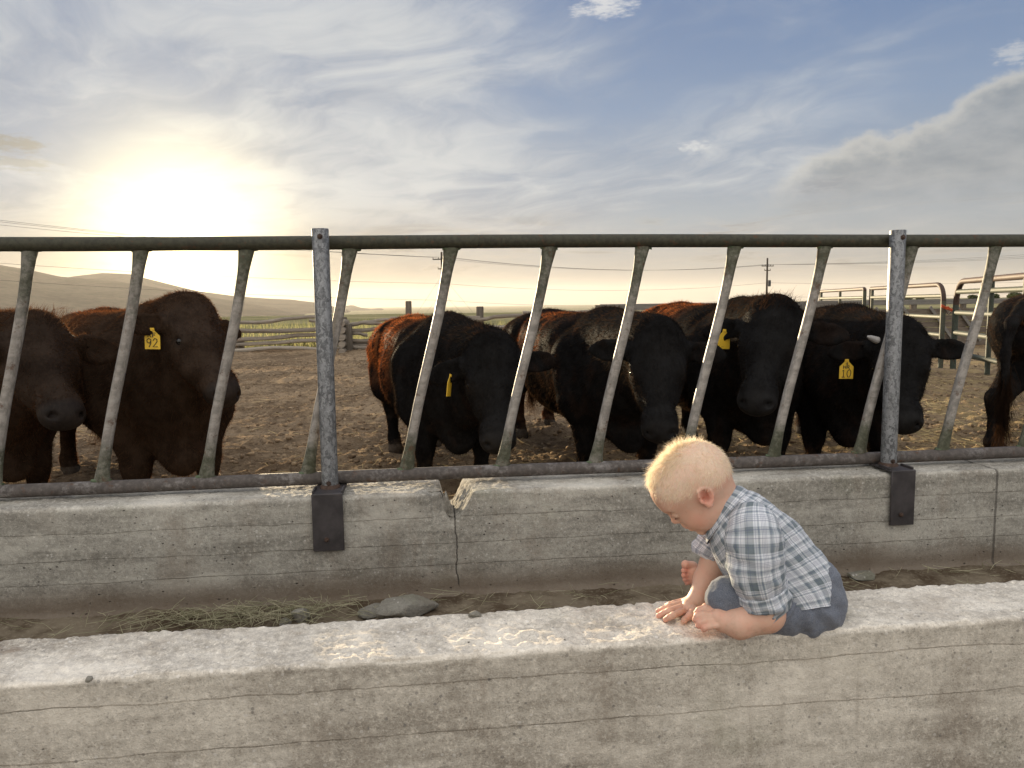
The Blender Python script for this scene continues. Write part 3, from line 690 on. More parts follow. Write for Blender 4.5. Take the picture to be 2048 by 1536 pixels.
litter('hay', np.column_stack([hp, np.full(150, FW_Z+0.006)]), rng.uniform(0.015, 0.06, 150), 0.0009, 0.1, M_straw)

# clods and straw on the pen floor
def pen_pts(n_, y0, y1, xa=None, pw=1.0):
    y = y0+(y1-y0)*rng.random(n_)**pw; half = 0.70; c_ = YAW
    x = y*np.tan(rng.uniform(-0.62, 0.62, n_)+c_) if xa is None else rng.uniform(*xa, n_)
    return x, y
ico_bm = bmesh.new(); bmesh.ops.create_icosphere(ico_bm, subdivisions=1, radius=1); ICO_V = np.array([v_.co for v_ in ico_bm.verts]); ICO_F = np.array([[v_.index for v_ in f_.verts] for f_ in ico_bm.faces]); ico_bm.free()
def clods(name, x, y, rad, mat):
    n_ = len(x); z = ground_z(x, y); s_ = np.stack([rad*rng.uniform(.8, 1.5, n_), rad*rng.uniform(.7, 1.2, n_), rad*rng.uniform(.45, .9, n_)], 1)
    vv = ICO_V[None]*(1+rng.normal(0, 0.17, (n_, len(ICO_V), 1))); vv = vv*s_[:, None]
    a = rng.uniform(0, 6.28, n_); ca, sa = np.cos(a)[:, None], np.sin(a)[:, None]
    vv = np.stack([vv[..., 0]*ca-vv[..., 1]*sa, vv[..., 0]*sa+vv[..., 1]*ca, vv[..., 2]], -1)+np.stack([x, y, z+rad*0.15], 1)[:, None]
    f = (np.arange(n_)[:, None, None]*len(ICO_V)+ICO_F[None]).reshape(-1, 3)
    return tag(mesh_obj(name, vv.reshape(-1, 3), f, mat, origin=(0, 0, 0)), kind='stuff')
m, n = material('clod_soil'); P = n.n('ShaderNodeNewGeometry', out=None)
c = n.mix(P.outputs['Random Per Island'], (0.15, 0.105, 0.070), (0.38, 0.285, 0.185)); nn_ = n.noise(P.outputs[0], 60, 4, 0.7)
finish(n, bsdf(n, n.mix(n.mul(n.ss(nn_, .5, .7), .5), c, (0.27, 0.21, 0.14)), 0.95, 0, n.bump(nn_, 0.8, 0.01), Specular_IOR_Level=0.0)); M_clod = m
x, y = pen_pts(26000, 2.9, 15.5, pw=1.35); clods('soil_clods', x, y, 0.004+0.022*rng.random(len(x))**4, M_clod)
x, y = pen_pts(4200, 2.9, 14, pw=1.2); keep = rng.random(len(x)) < smoothstep(-1.5, 3.0, x)*0.9+0.14; x, y = x[keep], y[keep]
litter('straw', np.column_stack([x, y, ground_z(x, y)+0.012]), rng.uniform(0.04, 0.16, len(x)), rng.uniform(0.0012, 0.003, len(x)), 0.15, M_straw)
x = rng.uniform(1.5, 6.5, 5200); y = rng.uniform(3.6, 10.5, 5200); keep = fbm(np.stack([x, y, x*0], -1)*0.9, 3, seed=77) > -0.12; x, y = x[keep], y[keep]
litter('straw', np.column_stack([x, y, ground_z(x, y)+0.014]), rng.uniform(0.04, 0.17, len(x)), rng.uniform(0.0015, 0.0035, len(x)), 0.2, M_straw)

# ================================================================== log fence, board fence, gates
def mat_wood(name, c1_, c2_, axis=0):
    m, n = material(name); P = n.n('ShaderNodeNewGeometry', out=None); r_ = P.outputs['Random Per Island']
    st = [(0.35, 5, 5), (5, 5, 0.35)][axis]; g = n.noise(n.sc(P.outputs[0], st), 9, 6, 0.65, 0.3); h = n.noise(n.sc(P.outputs[0], st), 34, 4, 0.7)
    c = n.mix(n.ss(n.add(n.mul(g, 0.65), n.mul(r_, 0.35)), 0.3, 0.7), c1_, c2_); c = n.mix(n.mul(n.ss(h, 0.55, 0.68), 0.7), c, tuple(k_*0.3 for k_ in c1_))
    finish(n, bsdf(n, c, 0.9, 0, n.bump(n.add(g, h), 0.7, 0.012), Specular_IOR_Level=0.0)); return m
M_log = mat_wood('weathered_log', (0.17, 0.14, 0.11), (0.36, 0.315, 0.26)); M_postw = mat_wood('weathered_post', (0.085, 0.07, 0.055), (0.19, 0.165, 0.135), 1)
FY = 17.3
lf = empty('log_fence', (-2, FY, 0), 'weathered stacked log rail fence along the far side of the pen', 'log fence')
def log(pa, pb, r0, r1, seed):
    r_ = random.Random(seed); N_ = 12; pa = np.asarray(pa); pb = np.asarray(pb); ph = r_.random()*6
    pts = [pa+(pb-pa)*i/N_+V(0, 0.02*math.sin(ph+i*.9), 0.035*math.sin(ph+i*0.62)+0.012*r_.uniform(-1, 1)) for i in range(N_+1)]
    MB().tube(pts, [(r0+(r1-r0)*i/N_)*(1+r_.uniform(-.09, .09)) for i in range(N_+1)], 9).build('rail', M_log, lf, smooth=True)
def at_f(px, py, dy=0.0): return at(px, py, FY+dy)
sd = 0
RL = [ # photo pixels of each rail: left end, right end, radius
    (330, 649, 645, 636, .048), (300, 668, 690, 655, .06), (300, 681, 690, 671, .055), (300, 690, 690, 682, .05), (340, 707, 690, 694, .05), (300, 726, 690, 710, .06), (400, 732, 680, 719, .05), (618, 644, 690, 645, .04),
    (655, 646, 830, 641, .042), (660, 655, 765, 645, .045), (660, 660, 840, 656, .05), (655, 674, 735, 668, .045), (655, 683, 850, 672, .055), (655, 691, 850, 687, .05), (655, 698, 850, 697, .045), (655, 711, 850, 708, .055), (655, 725, 850, 718, .06),
    (780, 641, 960, 638, .05), (930, 639, 1105, 629, .05), (780, 660, 1100, 648, .055), (780, 672, 1100, 665, .06), (780, 690, 1100, 684, .055), (780, 708, 1100, 700, .06),
    (1045, 624, 1420, 629, .05), (1045, 640, 1420, 640, .055), (1045, 655, 1420, 652, .06), (1045, 672, 1420, 668, .06), (1045, 690, 1420, 685, .06),
    (-420, 668, 340, 650, .05), (-420, 690, 340, 668, .06), (-420, 708, 340, 688, .05), (-420, 726, 340, 706, .06), (-420, 745, 340, 728, .06)]
for xa, ya, xb, yb, r_ in RL:
    sd += 1; log(at_f(xa, ya, 0.05*((sd*7) % 5-2)), at_f(xb, yb, 0.05*((sd*3) % 5-2)), r_, r_*0.82, sd)
def fpost(px, ytop, r_, dy=0.12, ybot=None):
    a = at_f(px, ytop, dy); b_ = MB().tube([(a[0], a[1], -0.2 if ybot is None else ybot), (a[0]+.01, a[1], a[2]*0.5), (a[0]+.02, a[1], a[2]-.02), (a[0]+.02, a[1], a[2])], [r_*1.1, r_, r_*0.95, r_*.8], 9); b_.build('post', M_postw, lf, smooth=True)
for px_, yt_, r_ in ((684, 634, .10), (694, 648, .10), (815, 602, .075), (958, 613, .09), (478, 675, .10), (1110, 618, .08), (1300, 622, .08), (130, 650, .1), (-200, 655, .1)): fpost(px_, yt_, r_, -0.22 if px_ == 694 else 0.18)
for i in range(6):    # short log ends crossing in the crib stack
    a = at_f(686, 646+i*14, -0.35); MB().tube([a+V(0, -0.25, 0), a+V(0, .75, 0)], .075, 9).build('crib_log', M_log, lf, smooth=True)
# board fence further right
M_board = mat_wood('grey_board', (0.13, 0.12, 0.11), (0.24, 0.225, 0.20)); M_panel = mat_wood('dark_board', (0.09, 0.072, 0.058), (0.20, 0.165, 0.13))
BY = 15.0
bf = empty('board_fence', (at(1600, 615, BY)[0], BY, 0), 'grey plank fence behind the pipe gates with dark boarded lower part', 'board fence')
def plank(xa, xb, y_, z_, h_, th=0.045, mat=None, par=bf, nm='plank'):
    MB().box(((xa+xb)/2, y_, z_), (xb-xa, th, h_), bev=0.006).build(nm, mat or M_board, par)
gX = lambda px, py, Y=BY: at(px, py, Y)
xa, xb = gX(1200, 618)[0], gX(1500, 616)[0]; plank(xa, xb, BY, gX(1350, 613)[2], .13)
xa, xb = gX(1480, 612)[0], gX(1700, 612)[0]; plank(xa, xb, BY-.05, gX(1600, 611)[2], .17)
xa, xb = gX(1640, 606)[0], gX(2500, 600)[0]; plank(xa, xb, BY+.06, gX(1850, 604)[2], .11)
xa = gX(1500, 630)[0]
for j, (z_, h_) in enumerate(((0.22, .2), (0.50, .2), (0.78, .16))): plank(gX(1190, 640)[0], gX(1700, 640)[0], BY+.05*(j % 2), z_, h_)
for i in range(9):
    x_ = gX(1200, 620)[0]+i*1.15; MB().tube([(x_, BY+.12, -.1), (x_, BY+.12, gX(1500, 612)[2]+0.06)], .07, 9).build('post', M_postw, bf, smooth=True)
xs_ = np.arange(gX(1690, 640)[0], gX(2500, 640)[0], 0.24)
for j in range(6): plank(gX(1690, 640)[0], gX(2500, 640)[0], BY+.03+.012*(j % 2), 0.09+j*0.135, .128, .03, M_panel, bf, 'lower_board')
for i in range(7):
    x_ = gX(1720, 640)[0]+i*.62; MB().box((x_, BY-.02, .50), (.95, .03, .06), rot=[[.62, 0, .78], [0, 1, 0], [-.78, 0, .62]]).build('diagonal_board', M_board, bf)
# pipe gates
M_gate = mat_rail('rusty_gate_paint', (0.060, 0.036, 0.027), (0.11, 0.08, 0.062), 0.58, 0.72); M_gate2 = mat_rail('green_gate_paint', (0.085, 0.09, 0.065), (0.17, 0.16, 0.13), 0.55, 0.72)
M_gate3 = mat_rail('dark_green_gate_paint', (0.05, 0.06, 0.045), (0.13, 0.125, 0.10), 0.60, 0.76)
M_red = simple('red_post_paint', (0.20, 0.055, 0.04), 0.7)
def gate(p_hinge, p_free, ztop, zbot, rr, mids, stays, label, group, corner=0.22, mirror=False, mat=M_gate, matb=M_gate2):
    """tubular gate from p_hinge to p_free (xy); rounded upper corner at p_free"""
    a = V(*p_hinge, 0); b = V(*p_free, 0); L = np.linalg.norm(b-a); d = (b-a)/L; g = empty('pipe_gate', (a[0], a[1], 0), label, 'gate', group)
    Pt = lambda s_, z_: tuple(a+d*s_+V(0, 0, z_))
    arc = [Pt(L-corner+corner*math.sin(t_), ztop-corner+corner*math.cos(t_)) for t_ in np.linspace(0, math.pi/2, 9)]
    MB().tube([Pt(0, zbot), Pt(0, ztop-.001)], rr, 12).build('upright', mat, g, smooth=True)
    MB().tube([Pt(0, ztop)]+arc, rr, 12).build('top_tube', mat, g, smooth=True)
    MB().tube([Pt(L, ztop-corner-.001), Pt(L, zbot)], rr, 12).build('upright', matb, g, smooth=True)
    for z_ in mids: MB().tube([Pt(rr, z_), Pt(L-rr, z_)], rr*.86, 10).build('cross_tube', matb, g, smooth=True)
    for s_ in stays: MB().tube([Pt(L*s_, zbot+.05), Pt(L*s_, ztop-rr*.5)], rr*.8, 10).build('stay', matb, g, smooth=True)
    return g
G1 = at(1878, 790, 9.3); G2 = at(1903, 790, 9.15)
ga = (G1[0], G1[1]); zt_g = at(1850, 569, 9.3)[2]
far1 = at(1742, 600, 12.4)
gate((far1[0], far1[1]), ga, zt_g, .12, .032, (0.30, 0.56, 0.80, 1.08), (0.02, 0.5), 'rust brown pipe gate with pale cross tubes, rounded corner by orange twine', 'pipe gates')
far2 = at(1641, 600, 15.8)
gate((far2[0]*1.0, far2[1]), (far1[0]-.05, far1[1]+.12), zt_g, .12, .032, (0.30, 0.56, 0.80, 1.08), (0.02, 0.5), 'farther rust brown pipe panel behind the bull with tag 10', 'pipe gates', corner=.04)
far3 = at(1500, 600, 18.5)
rg2 = at(2060, 547, 6.9)
gate((rg2[0], rg2[1]), (G2[0], G2[1]), zt_g+.03, .12, .036, (0.34, 0.60, 0.86, 1.13), (0.03, 0.45), 'green pipe gate at the right edge swung towards the bull showing its tail', 'pipe gates', corner=.30, matb=M_gate3)
MB().tube([(rg2[0]+.10, rg2[1]-.02, -.1), (rg2[0]+.10, rg2[1]-.02, 1.9)], .055, 14).build('gate_post', M_red, None, smooth=True)
tag(bpy.data.objects['gate_post'], 'red steel post at the right edge holding the green gate', 'post')
M_twine = simple('orange_twine', (0.55, 0.10, 0.035), 0.8)
tw = MB(); r_ = random.Random(3); z0 = at(1880, 620, 9.2)[2]
for i in range(9):
    pts = [(G1[0]-.06+.40*j/8*(0.6+0.4*r_.random()), G1[1]-.05+r_.uniform(-.01, .01), z0+.05-.10*j/8+r_.uniform(-.02, .02)) for j in range(9)]; tw.tube(pts, .006, 6)
tag(tw.build('twine', M_twine, None, smooth=True), 'frayed orange baling twine tying the two gates together', 'twine')
lt = MB(); lt.box((G1[0]+.07, G1[1]-.02, .28), (.12, .05, .09), bev=.006); lt.tube([(G1[0], G1[1], .93), (G1[0]+.06, G1[1]-.03, .83), (G1[0]+.15, G1[1]-.03, .97)], .008, 6)
tag(lt.build('gate_latch', M_bracket, bpy.data.objects['pipe_gate']), None)

# ================================================================== beyond: grass, bushes, hills, power lines
M_grass = mat_stem('grass_blades', (0.15, 0.17, 0.07), (0.38, 0.34, 0.17), 0.45)
n_ = 26000; gy_ = 18.2+26*rng.random(n_)**2.2; gx_ = gy_*np.tan(rng.uniform(-0.66, 0.66, n_)+YAW); keep = fbm(np.stack([gx_, gy_, gx_*0], -1)*0.5, 3, seed=91) > -0.25; gx_, gy_ = gx_[keep], gy_[keep]
Pg = np.stack([gx_, gy_, ground_z(gx_, gy_)-.02], 1); hh_ = rng.uniform(.12, .42, len(Pg))*(0.6+0.8*smoothstep(-.2, .5, fbm(Pg*0.35, 2, seed=93)))
vv, ff = strands(Pg, np.tile(V(0, 0, 1), (len(Pg), 1)), hh_, .012, rng.normal(0, .25, (len(Pg), 3))*V(1, 1, 0)+V(0, 0, .6), 1)
tag(mesh_obj('grass', vv, ff, M_grass, origin=(0, 0, 0), smooth=False), kind='stuff')
m, n = material('hill_scrub'); P = n.n('ShaderNodeNewGeometry', out=0); a = n.noise(P, 0.004, 7, 0.65); b = n.noise(P, 0.03, 5, 0.65)
finish(n, bsdf(n, n.mix(n.ss(n.add(n.mul(a, .6), n.mul(b, .4)), .38, .62), (0.016, 0.016, 0.015), (0.060, 0.052, 0.042)), 0.95, Specular_IOR_Level=0.0)); M_hill = m
def hill(name, prof, dist, depth, seed):
    """ridge whose crest follows (photo x, photo y) at a distance; a full landform with both flanks"""
    pxs = np.arange(prof[0][0], prof[-1][0]+1, 7.0); pys = np.interp(pxs, [p_[0] for p_ in prof], [p_[1] for p_ in prof])
    vs = np.linspace(-1, 1, 41); P = np.zeros((len(pxs), len(vs), 3))
    for i, (a_, b_) in enumerate(zip(pxs, pys)):
        d_ = ray(a_, b_); hd = V(d_[0], d_[1], 0)/math.hypot(d_[0], d_[1]); zc = CAM_Z+dist*d_[2]/math.hypot(d_[0], d_[1])
        P[i, :, :2] = (hd[:2][None]*(dist+depth*vs[:, None])); P[i, :, 2] = -50+(zc+50)*np.clip(1-np.abs(vs)**1.35, 0, 1)
    nz = fbm(P.reshape(-1, 3)*0.0016, 5, 0.55, seed=seed).reshape(P.shape[:2]); P[:, :, 2] += nz*0.16*(P[:, :, 2]+50)*smoothstep(0, .35, np.abs(vs))[None]
    P[:, :, 2] += (fbm(P.reshape(-1, 3)*0.006, 3, seed=seed+5).reshape(P.shape[:2]))*0.02*(P[:, :, 2].max()+50)*0.4
    return tag(mesh_obj(name, P.reshape(-1, 3), grid_faces(len(pxs), len(vs)), M_hill, origin=(0, 0, 0)), kind='structure')
hill('hill', [(-900, 560), (-500, 535), (-200, 522), (0, 530), (60, 540), (120, 553), (160, 556), (230, 562), (330, 578), (480, 604), (640, 632), (800, 668)], 5200, 1500, 201)
hill('hill', [(-300, 560), (60, 568), (150, 552), (205, 546), (260, 548), (330, 566), (400, 583), (470, 592), (520, 596), (580, 599), (640, 606), (700, 622), (780, 648), (860, 668)], 6800, 1700, 207)
hill('hill', [(560, 660), (640, 626), (690, 612), (705, 610), (720, 615), (742, 618), (760, 616), (790, 626), (830, 634), (900, 640), (1050, 652)], 9500, 2200, 213)
hill('hill', [(1560, 607), (1620, 602), (1650, 597), (1672, 593), (1700, 598), (1740, 602), (1830, 606)], 12000, 1500, 219)
# power poles and wires
M_pole = mat_wood('pole_wood', (0.055, 0.045, 0.036), (0.10, 0.085, 0.07), 1); M_wire = simple('wire_metal', (0.05, 0.05, 0.05), 0.6)
PY = 105.0
def upole(px, ytop, Y, arms, label):
    a = at(px, ytop, Y); zg = gz_at(a[0], a[1])-0.5; g = empty('utility_pole', (a[0], a[1], zg), label, 'utility pole', 'utility poles beyond the fence')
    MB().tube([(a[0], a[1], zg), (a[0], a[1], a[2])], [.19, .13], 10).build('pole', M_pole, g, smooth=True)
    for dz_, hw, lean in arms:
        c_ = MB(); c_.box((a[0], a[1]-.12, a[2]-dz_), (2*hw, .12, .13)); arm = c_.build('crossarm', M_pole, g)
        for s_ in (-.95, -.35, .5, .95):
            if hw < 0.6 and abs(s_) < .6: continue
            MB().tube([(a[0]+s_*hw, a[1]-.12, a[2]-dz_+.06), (a[0]+s_*hw, a[1]-.12, a[2]-dz_+.26)], [.05, .035], 7).build('insulator', M_pole, arm, smooth=True)
    return a, g
pa, g1 = upole(883, 504, PY, ((1.0, 1.25, 0), (2.3, .55, 0)), 'distant utility pole with wide crossarm and guy wires, above the bull with a rusty rump')
pb, g2 = upole(1535, 516, 118.0, ((1.3, 1.0, 0), (2.0, .5, 0)), 'distant utility pole with transformer, above the bull with the hair tuft')
c_ = MB().tube([(pb[0]+.35, pb[1]-.2, pb[2]-4.6), (pb[0]+.35, pb[1]-.2, pb[2]-3.6)], .22, 12); c_.build('transformer', M_wire, g2, smooth=True)
def wire(a, b, sag, rr=0.017, label='thin power line sagging between the distant utility poles'):
    a = np.asarray(a); b = np.asarray(b); pts = [a+(b-a)*s_-V(0, 0, 4*sag*s_*(1-s_)) for s_ in np.linspace(0, 1, 25)]
    o = MB().tube(pts, rr, 5).build('power_line', M_wire, None, smooth=True); return tag(o, label, 'power line', 'power lines')
la = at(-700, 345, 72); ra = at(2500, 470, 105)
for i, (o1, z1) in enumerate(((-1.15, -.75), (0.6, -.75), (1.15, -.75))):
    wire(la+V(o1, 0, -i*.55), pa+V(o1, -.12, z1), 1.0); wire(pa+V(o1, -.12, z1), pb+V(o1*.8, -.12, -1.05), 1.3); wire(pb+V(o1*.8, -.12, -1.05), ra+V(o1, 0, -i*.4), 1.0)
lb_ = at(-700, 470, 75); rb_ = at(2500, 545, 105)
for i, dz_ in enumerate((4.3, 6.6)):
    wire(lb_+V(0, 0, -i*1.5), pa+V(0, -.2, -dz_), 0.8); wire(pa+V(0, -.2, -dz_), pb+V(0, -.2, -dz_+.3), 1.1); wire(pb+V(0, -.2, -dz_+.3), rb_+V(0, 0, -i*1.2), .8)
for px_, py_, dz_ in ((832, 628, 3.2), (850, 632, 5.5), (948, 628, 3.2), (925, 632, 5.5)):
    e_ = at(px_, py_, PY-8); e_[2] = gz_at(e_[0], e_[1]); wire(e_, pa+V(0, 0, -dz_), 0.0, .012, 'slanting guy wire steadying the crossarm pole')
tag(MB().tube([(pb[0], pb[1], pb[2]-7.0), (pb[0]+.9, pb[1], pb[2]-6.0)], .03, 6).build('pole_brace', M_pole, g2))
# trees on the right-hand horizon
M_leaf = mat_stem('leaves', (0.05, 0.065, 0.03), (0.11, 0.12, 0.055), 0.3)
for i, (px_, yt_, Y_) in enumerate(((1985, 592, 190), (2030, 586, 170), (1945, 597, 240), (1815, 598, 260), (1840, 600, 300), (2100, 584, 180))):
    a = at(px_, yt_, Y_); zg = gz_at(a[0], a[1]); h_ = max(a[2]-zg, 2.0); t0_ = empty('tree', (a[0], a[1], zg), ('bushy distant tree on the horizon beyond the gate', 'small distant tree on the skyline beside the red post', 'low far bush at the skyline above the gate', 'tiny far bush above the second gate', 'tiny farther bush above the second gate', 'distant tree past the right edge')[i], 'tree', 'trees on the horizon')
    MB().tube([(a[0], a[1], zg-.3), (a[0]+.1, a[1], zg+h_*.5)], [.25, .15], 7).build('trunk', M_pole, t0_, smooth=True)
    n2 = 900; q_ = rng.normal(size=(n2, 3)); q_ /= np.linalg.norm(q_, axis=1, keepdims=True); q_ *= rng.random((n2, 1))**.4; cl = fbm(q_*2.2, 2, seed=i)
    q_ = q_[cl > -.15]; Pc = q_*V(h_*.75, h_*.75, h_*.42)+V(a[0], a[1], zg+h_*.58); vv, ff = strands(Pc, rng.normal(size=Pc.shape), .5, .3, rng.normal(size=Pc.shape)*.5, 1)
    mesh_obj('crown', vv, ff, M_leaf, t0_, smooth=False)
# ================================================================== cattle
def mat_coat():
    m, n = material('cattle_coat'); P = n.n('ShaderNodeTexCoord', out=3)
    at_ = n.n('ShaderNodeAttribute', attribute_name='coat', out=0); wet = n.xyz(n.n('ShaderNodeAttribute', attribute_name='wet', out=0))[0]
    a = n.noise(P, 14, 5, 0.65); b = n.noise(n.sc(P, (2.2, 2.2, 0.8)), 60, 4, 0.7)
    c = n.mix(n.ss(a, 0.35, 0.65), at_, n.mix(1.0, at_, (0.55, 0.52, 0.50, 1), 'MULTIPLY')); c = n.mix(n.mul(n.ss(b, 0.5, 0.7), 0.35), c, n.mix(1.0, at_, (1.9, 1.8, 1.7, 1), 'MULTIPLY'))
    nb = n.bump(n.add(n.mul(a, 0.5), n.mul(b, 0.6)), 0.55, 0.006)
    dif = n.n('ShaderNodeBsdfDiffuse', {0: c, 1: 0.6, 'Normal': nb})
    finish(n, n.n('ShaderNodeMixShader', {0: n.mul(wet, 0.8), 1: dif, 2: bsdf(n, c, 0.48, 0, nb, Specular_IOR_Level=0.28)}))
    m2, n = material('cattle_hair'); at_ = n.n('ShaderNodeAttribute', attribute_name='coat', out=0)
    c = n.mix(1.0, at_, (1.1, 1.0, .9, 1), 'MULTIPLY'); d = bsdf(n, c, 0.8, 0, None, Specular_IOR_Level=0.0)
    tr = n.n('ShaderNodeBsdfTranslucent', {0: n.mix(1.0, c, (3.0, 2.2, 1.5, 1), 'MULTIPLY')}); finish(n, n.n('ShaderNodeMixShader', {0: 0.35, 1: d, 2: tr}))
    return m, m2
M_coat, M_hair = mat_coat()
m, n = material('cattle_eye'); finish(n, bsdf(n, (0.006, 0.005, 0.005), 0.12)); M_eye = m
M_horn = simple('pale_horn', (0.30, 0.285, 0.27), 0.45, 0, 0.2, 40)
M_tag = simple('yellow_tag_plastic', (0.72, 0.46, 0.035), 0.45, 0, 0.08, 20, 0.05); M_ink = simple('black_marker', (0.02, 0.018, 0.016), 0.7, 0, 0.1)
GLYPH = {'4': [[(.7, 0), (.7, 1), (.1, .35), (.95, .35)]], 'H': [[(.1, 0), (.1, 1)], [(.85, 0), (.85, 1)], [(.1, .52), (.85, .5)]], 'R': [[(.1, 0), (.1, 1), (.65, .98), (.8, .75), (.6, .52), (.1, .5)], [(.45, .5), (.9, 0)]],
         '1': [[(.25, .8), (.52, 1), (.52, 0)], [(.2, 0), (.85, 0)]], '0': [[(.5, 1), (.15, .8), (.08, .45), (.3, .03), (.6, 0), (.88, .3), (.9, .7), (.7, .97), (.5, 1)]],
         'F': [[(.1, 0), (.1, 1), (.85, 1)], [(.1, .52), (.7, .52)]], '9': [[(.85, .72), (.6, .45), (.2, .55), (.12, .82), (.45, 1), (.85, .88), (.82, .4), (.55, 0)]], '2': [[(.1, .75), (.35, 1), (.75, .93), (.82, .65), (.1, .02), (.92, .03)]]}
def ear_tag(par, c, right, up, w_, h_, lines, label):
    right = np.asarray(right, float); right /= np.linalg.norm(right); up = np.asarray(up, float); up = up-right*(up@right); up /= np.linalg.norm(up); nrm = np.cross(right, up)
    o2 = [(-.5, -.5), (.5, -.5), (.5, .12), (.16, .36), (.13, .5), (-.13, .5), (-.16, .36), (-.5, .12)]
    th = 0.0012; v = [c+right*(x*w_)+up*(y*h_)+nrm*s_*th+nrm*(-0.012*(abs(x))**2*s_*0) for s_ in (1, -1) for x, y in o2]; k_ = len(o2)
    f = [list(range(k_)), list(range(k_, 2*k_))[::-1]]+[[i, i+k_, (i+1) % k_+k_, (i+1) % k_] for i in range(k_)]
    t_ = mesh_obj('ear_tag', v, f, M_tag, par, smooth=False); t_['label'] = label
    MB().tube([c+up*h_*.42+nrm*.0005, c+up*h_*.42+nrm*.006], 0.006, 10).build('button', M_tag, t_)
    mb = MB(); k2 = 0
    for txt, yb, gh, gw in lines:
        tot = len(txt)*gw*1.15
        for i, ch in enumerate(txt):
            for st in GLYPH[ch]:
                mb.tube([c+right*((-tot/2+i*gw*1.15+x*gw+.06*y*gw)*w_)+up*((yb+y*gh)*h_)+nrm*(th+.0006) for x, y in st], 0.0019, 5); k2 += 1
    if k2: mb.build('lettering', M_ink, t_)
    return t_
COWS = []
def cow(sx, sY, rx, rY, s, poll, muz, face, name_label, rust=None, brown=0.0, legs=((0, 0), (0, 0), (0, 0), (0, 0)), ears=(0, 0), tuft=0, seed=1, tags=(), horn=False, ear_k=1.0, head_s=None, tone=1.0, group='black cattle at the feed rail'):
    """sx,sY / rx,rY: photo column and distance of shoulders and rump; poll, muz: (px, py, Y); face: horizontal direction the forehead faces (radians from towards-camera, + = photo right)"""
    rg = np.random.default_rng(seed)
    A = at(sx, 800, sY)[:2]; B = at(rx, 800, rY)[:2]; hd = A-B; L0 = np.linalg.norm(hd); hd /= L0; lt = V(-hd[1], hd[0])
    kx = L0/(1.30*s)                                   # stretch so that the given rump and shoulder points are met
    org = (A+B)/2
    gz0 = gz_at(*org)
    def W(x, y, z):                                    # body coordinates (template metres) -> world
        xy = A+hd*((x-0.52)*s*kx if True else 0)+lt*y*s; return V(xy[0], xy[1], gz0-0.015+z*s)
    Pp = at(*poll); Pm = at(*muz); Fv = Pm-Pp; Lh = np.linalg.norm(Fv); Fv /= Lh
    # towards-camera horizontal direction at the head, rotated by face
    tc = -V(Pp[0], Pp[1], 0); tc /= np.linalg.norm(tc); ca, sa = math.cos(face), math.sin(face)
    fd = V(tc[0]*ca-tc[1]*sa, tc[0]*sa+tc[1]*ca, 0.0)
    U = fd+V(0, 0, .25); U = U-Fv*(U@Fv); U /= np.linalg.norm(U); Lf = np.cross(U, Fv)
    hs = (Lh/0.46)*.97 if head_s is None else head_s
    H = lambda f_, l_, u_: Pp+Fv*(f_*Lh/0.46)+Lf*(l_*hs)+U*(u_*hs)
    pts = np.array([W(-1.05, 0, 0), W(1.0, 0, 1.3), W(-.6, .5, 0), W(-.6, -.5, 0), W(.6, .5, 0), W(.6, -.5, 0), Pp, Pm, H(.05, .36, 0), H(.05, -.36, 0)])
    S = Solid(0.0115, pts.min(0)-0.16, pts.max(0)+0.16); c = lambda a, b, r1, r2, k_=.06, cut=False: S.cone(W(*a), W(*b), r1*s, r2*s, k_*s, cut)
    c((-.58, 0, .88), (-.1, 0, .80), .33, .375, .05); c((-.1, 0, .80), (.40, 0, .84), .375, .33, .08); c((-.45, 0, .78), (.05, 0, .70), .28, .30, .08)
    for sg in (-1, 1):
        c((-.80, sg*.13, .98), (-.48, sg*.15, .98), .20, .25, .08); c((-.30, sg*.12, 1.0), (.2, sg*.10, 1.0), .23, .21, .08)
        c((.44, sg*.19, .92), (.52, sg*.23, .66), .20, .15, .09)
    c((.05, 0, 1.08), (.50, 0, 1.10), .12, .15, .09); c((-.94, 0, 1.08), (-.5, 0, 1.13), .09, .12, .08)
    c((.52, 0, .82), (.68, 0, .80), .30, .25, .08); c((.66, 0, .60), (.74, 0, .44), .17, .085, .08); c((.30, 0, .52), (.70, 0, .48), .13, .10, .08)
    fl = [(.55, -.20, legs[0]), (.55, .20, legs[1])]
    for x, y, (dx_, dy_) in fl:
        sg = 1 if y > 0 else -1
        c((x-.01, y+sg*.01, .68), (x+.03+dx_*.5, y+dy_*.5, .38), .125, .072, .06); c((x+.03+dx_*.5, y+dy_*.5, .40), (x+.03+dx_*.5, y+dy_*.5, .33), .072, .062, .03)
        c((x+.03+dx_*.5, y+dy_*.5, .34), (x+dx_, y+dy_, .13), .056, .048, .03); c((x+dx_, y+dy_, .14), (x+.03+dx_, y+dy_, .06), .058, .055, .03); c((x+.04+dx_, y+dy_, .06), (x+.06+dx_, y+dy_, .03), .058, .066, .03)
    for x, y, (dx_, dy_) in ((-.70, -.20, legs[2]), (-.70, .20, legs[3])):
        sg = 1 if y > 0 else -1
        c((x, y, .92), (x+.12, y+sg*.05, .64), .22, .15, .08); c((x+.12, y+sg*.05, .66), (x-.14+dx_*.5, y+dy_*.5, .44), .14, .072, .07); c((x-.145+dx_*.5, y+dy_*.5, .46), (x-.13+dx_*.6, y+dy_*.6, .38), .07, .058, .03)
        c((x-.13+dx_*.6, y+dy_*.6, .40), (x-.10+dx_, y+dy_, .13), .054, .048, .03); c((x-.10+dx_, y+dy_, .14), (x-.06+dx_, y+dy_, .06), .058, .056, .03); c((x-.05+dx_, y+dy_, .06), (x-.03+dx_, y+dy_, .03), .058, .066, .03)
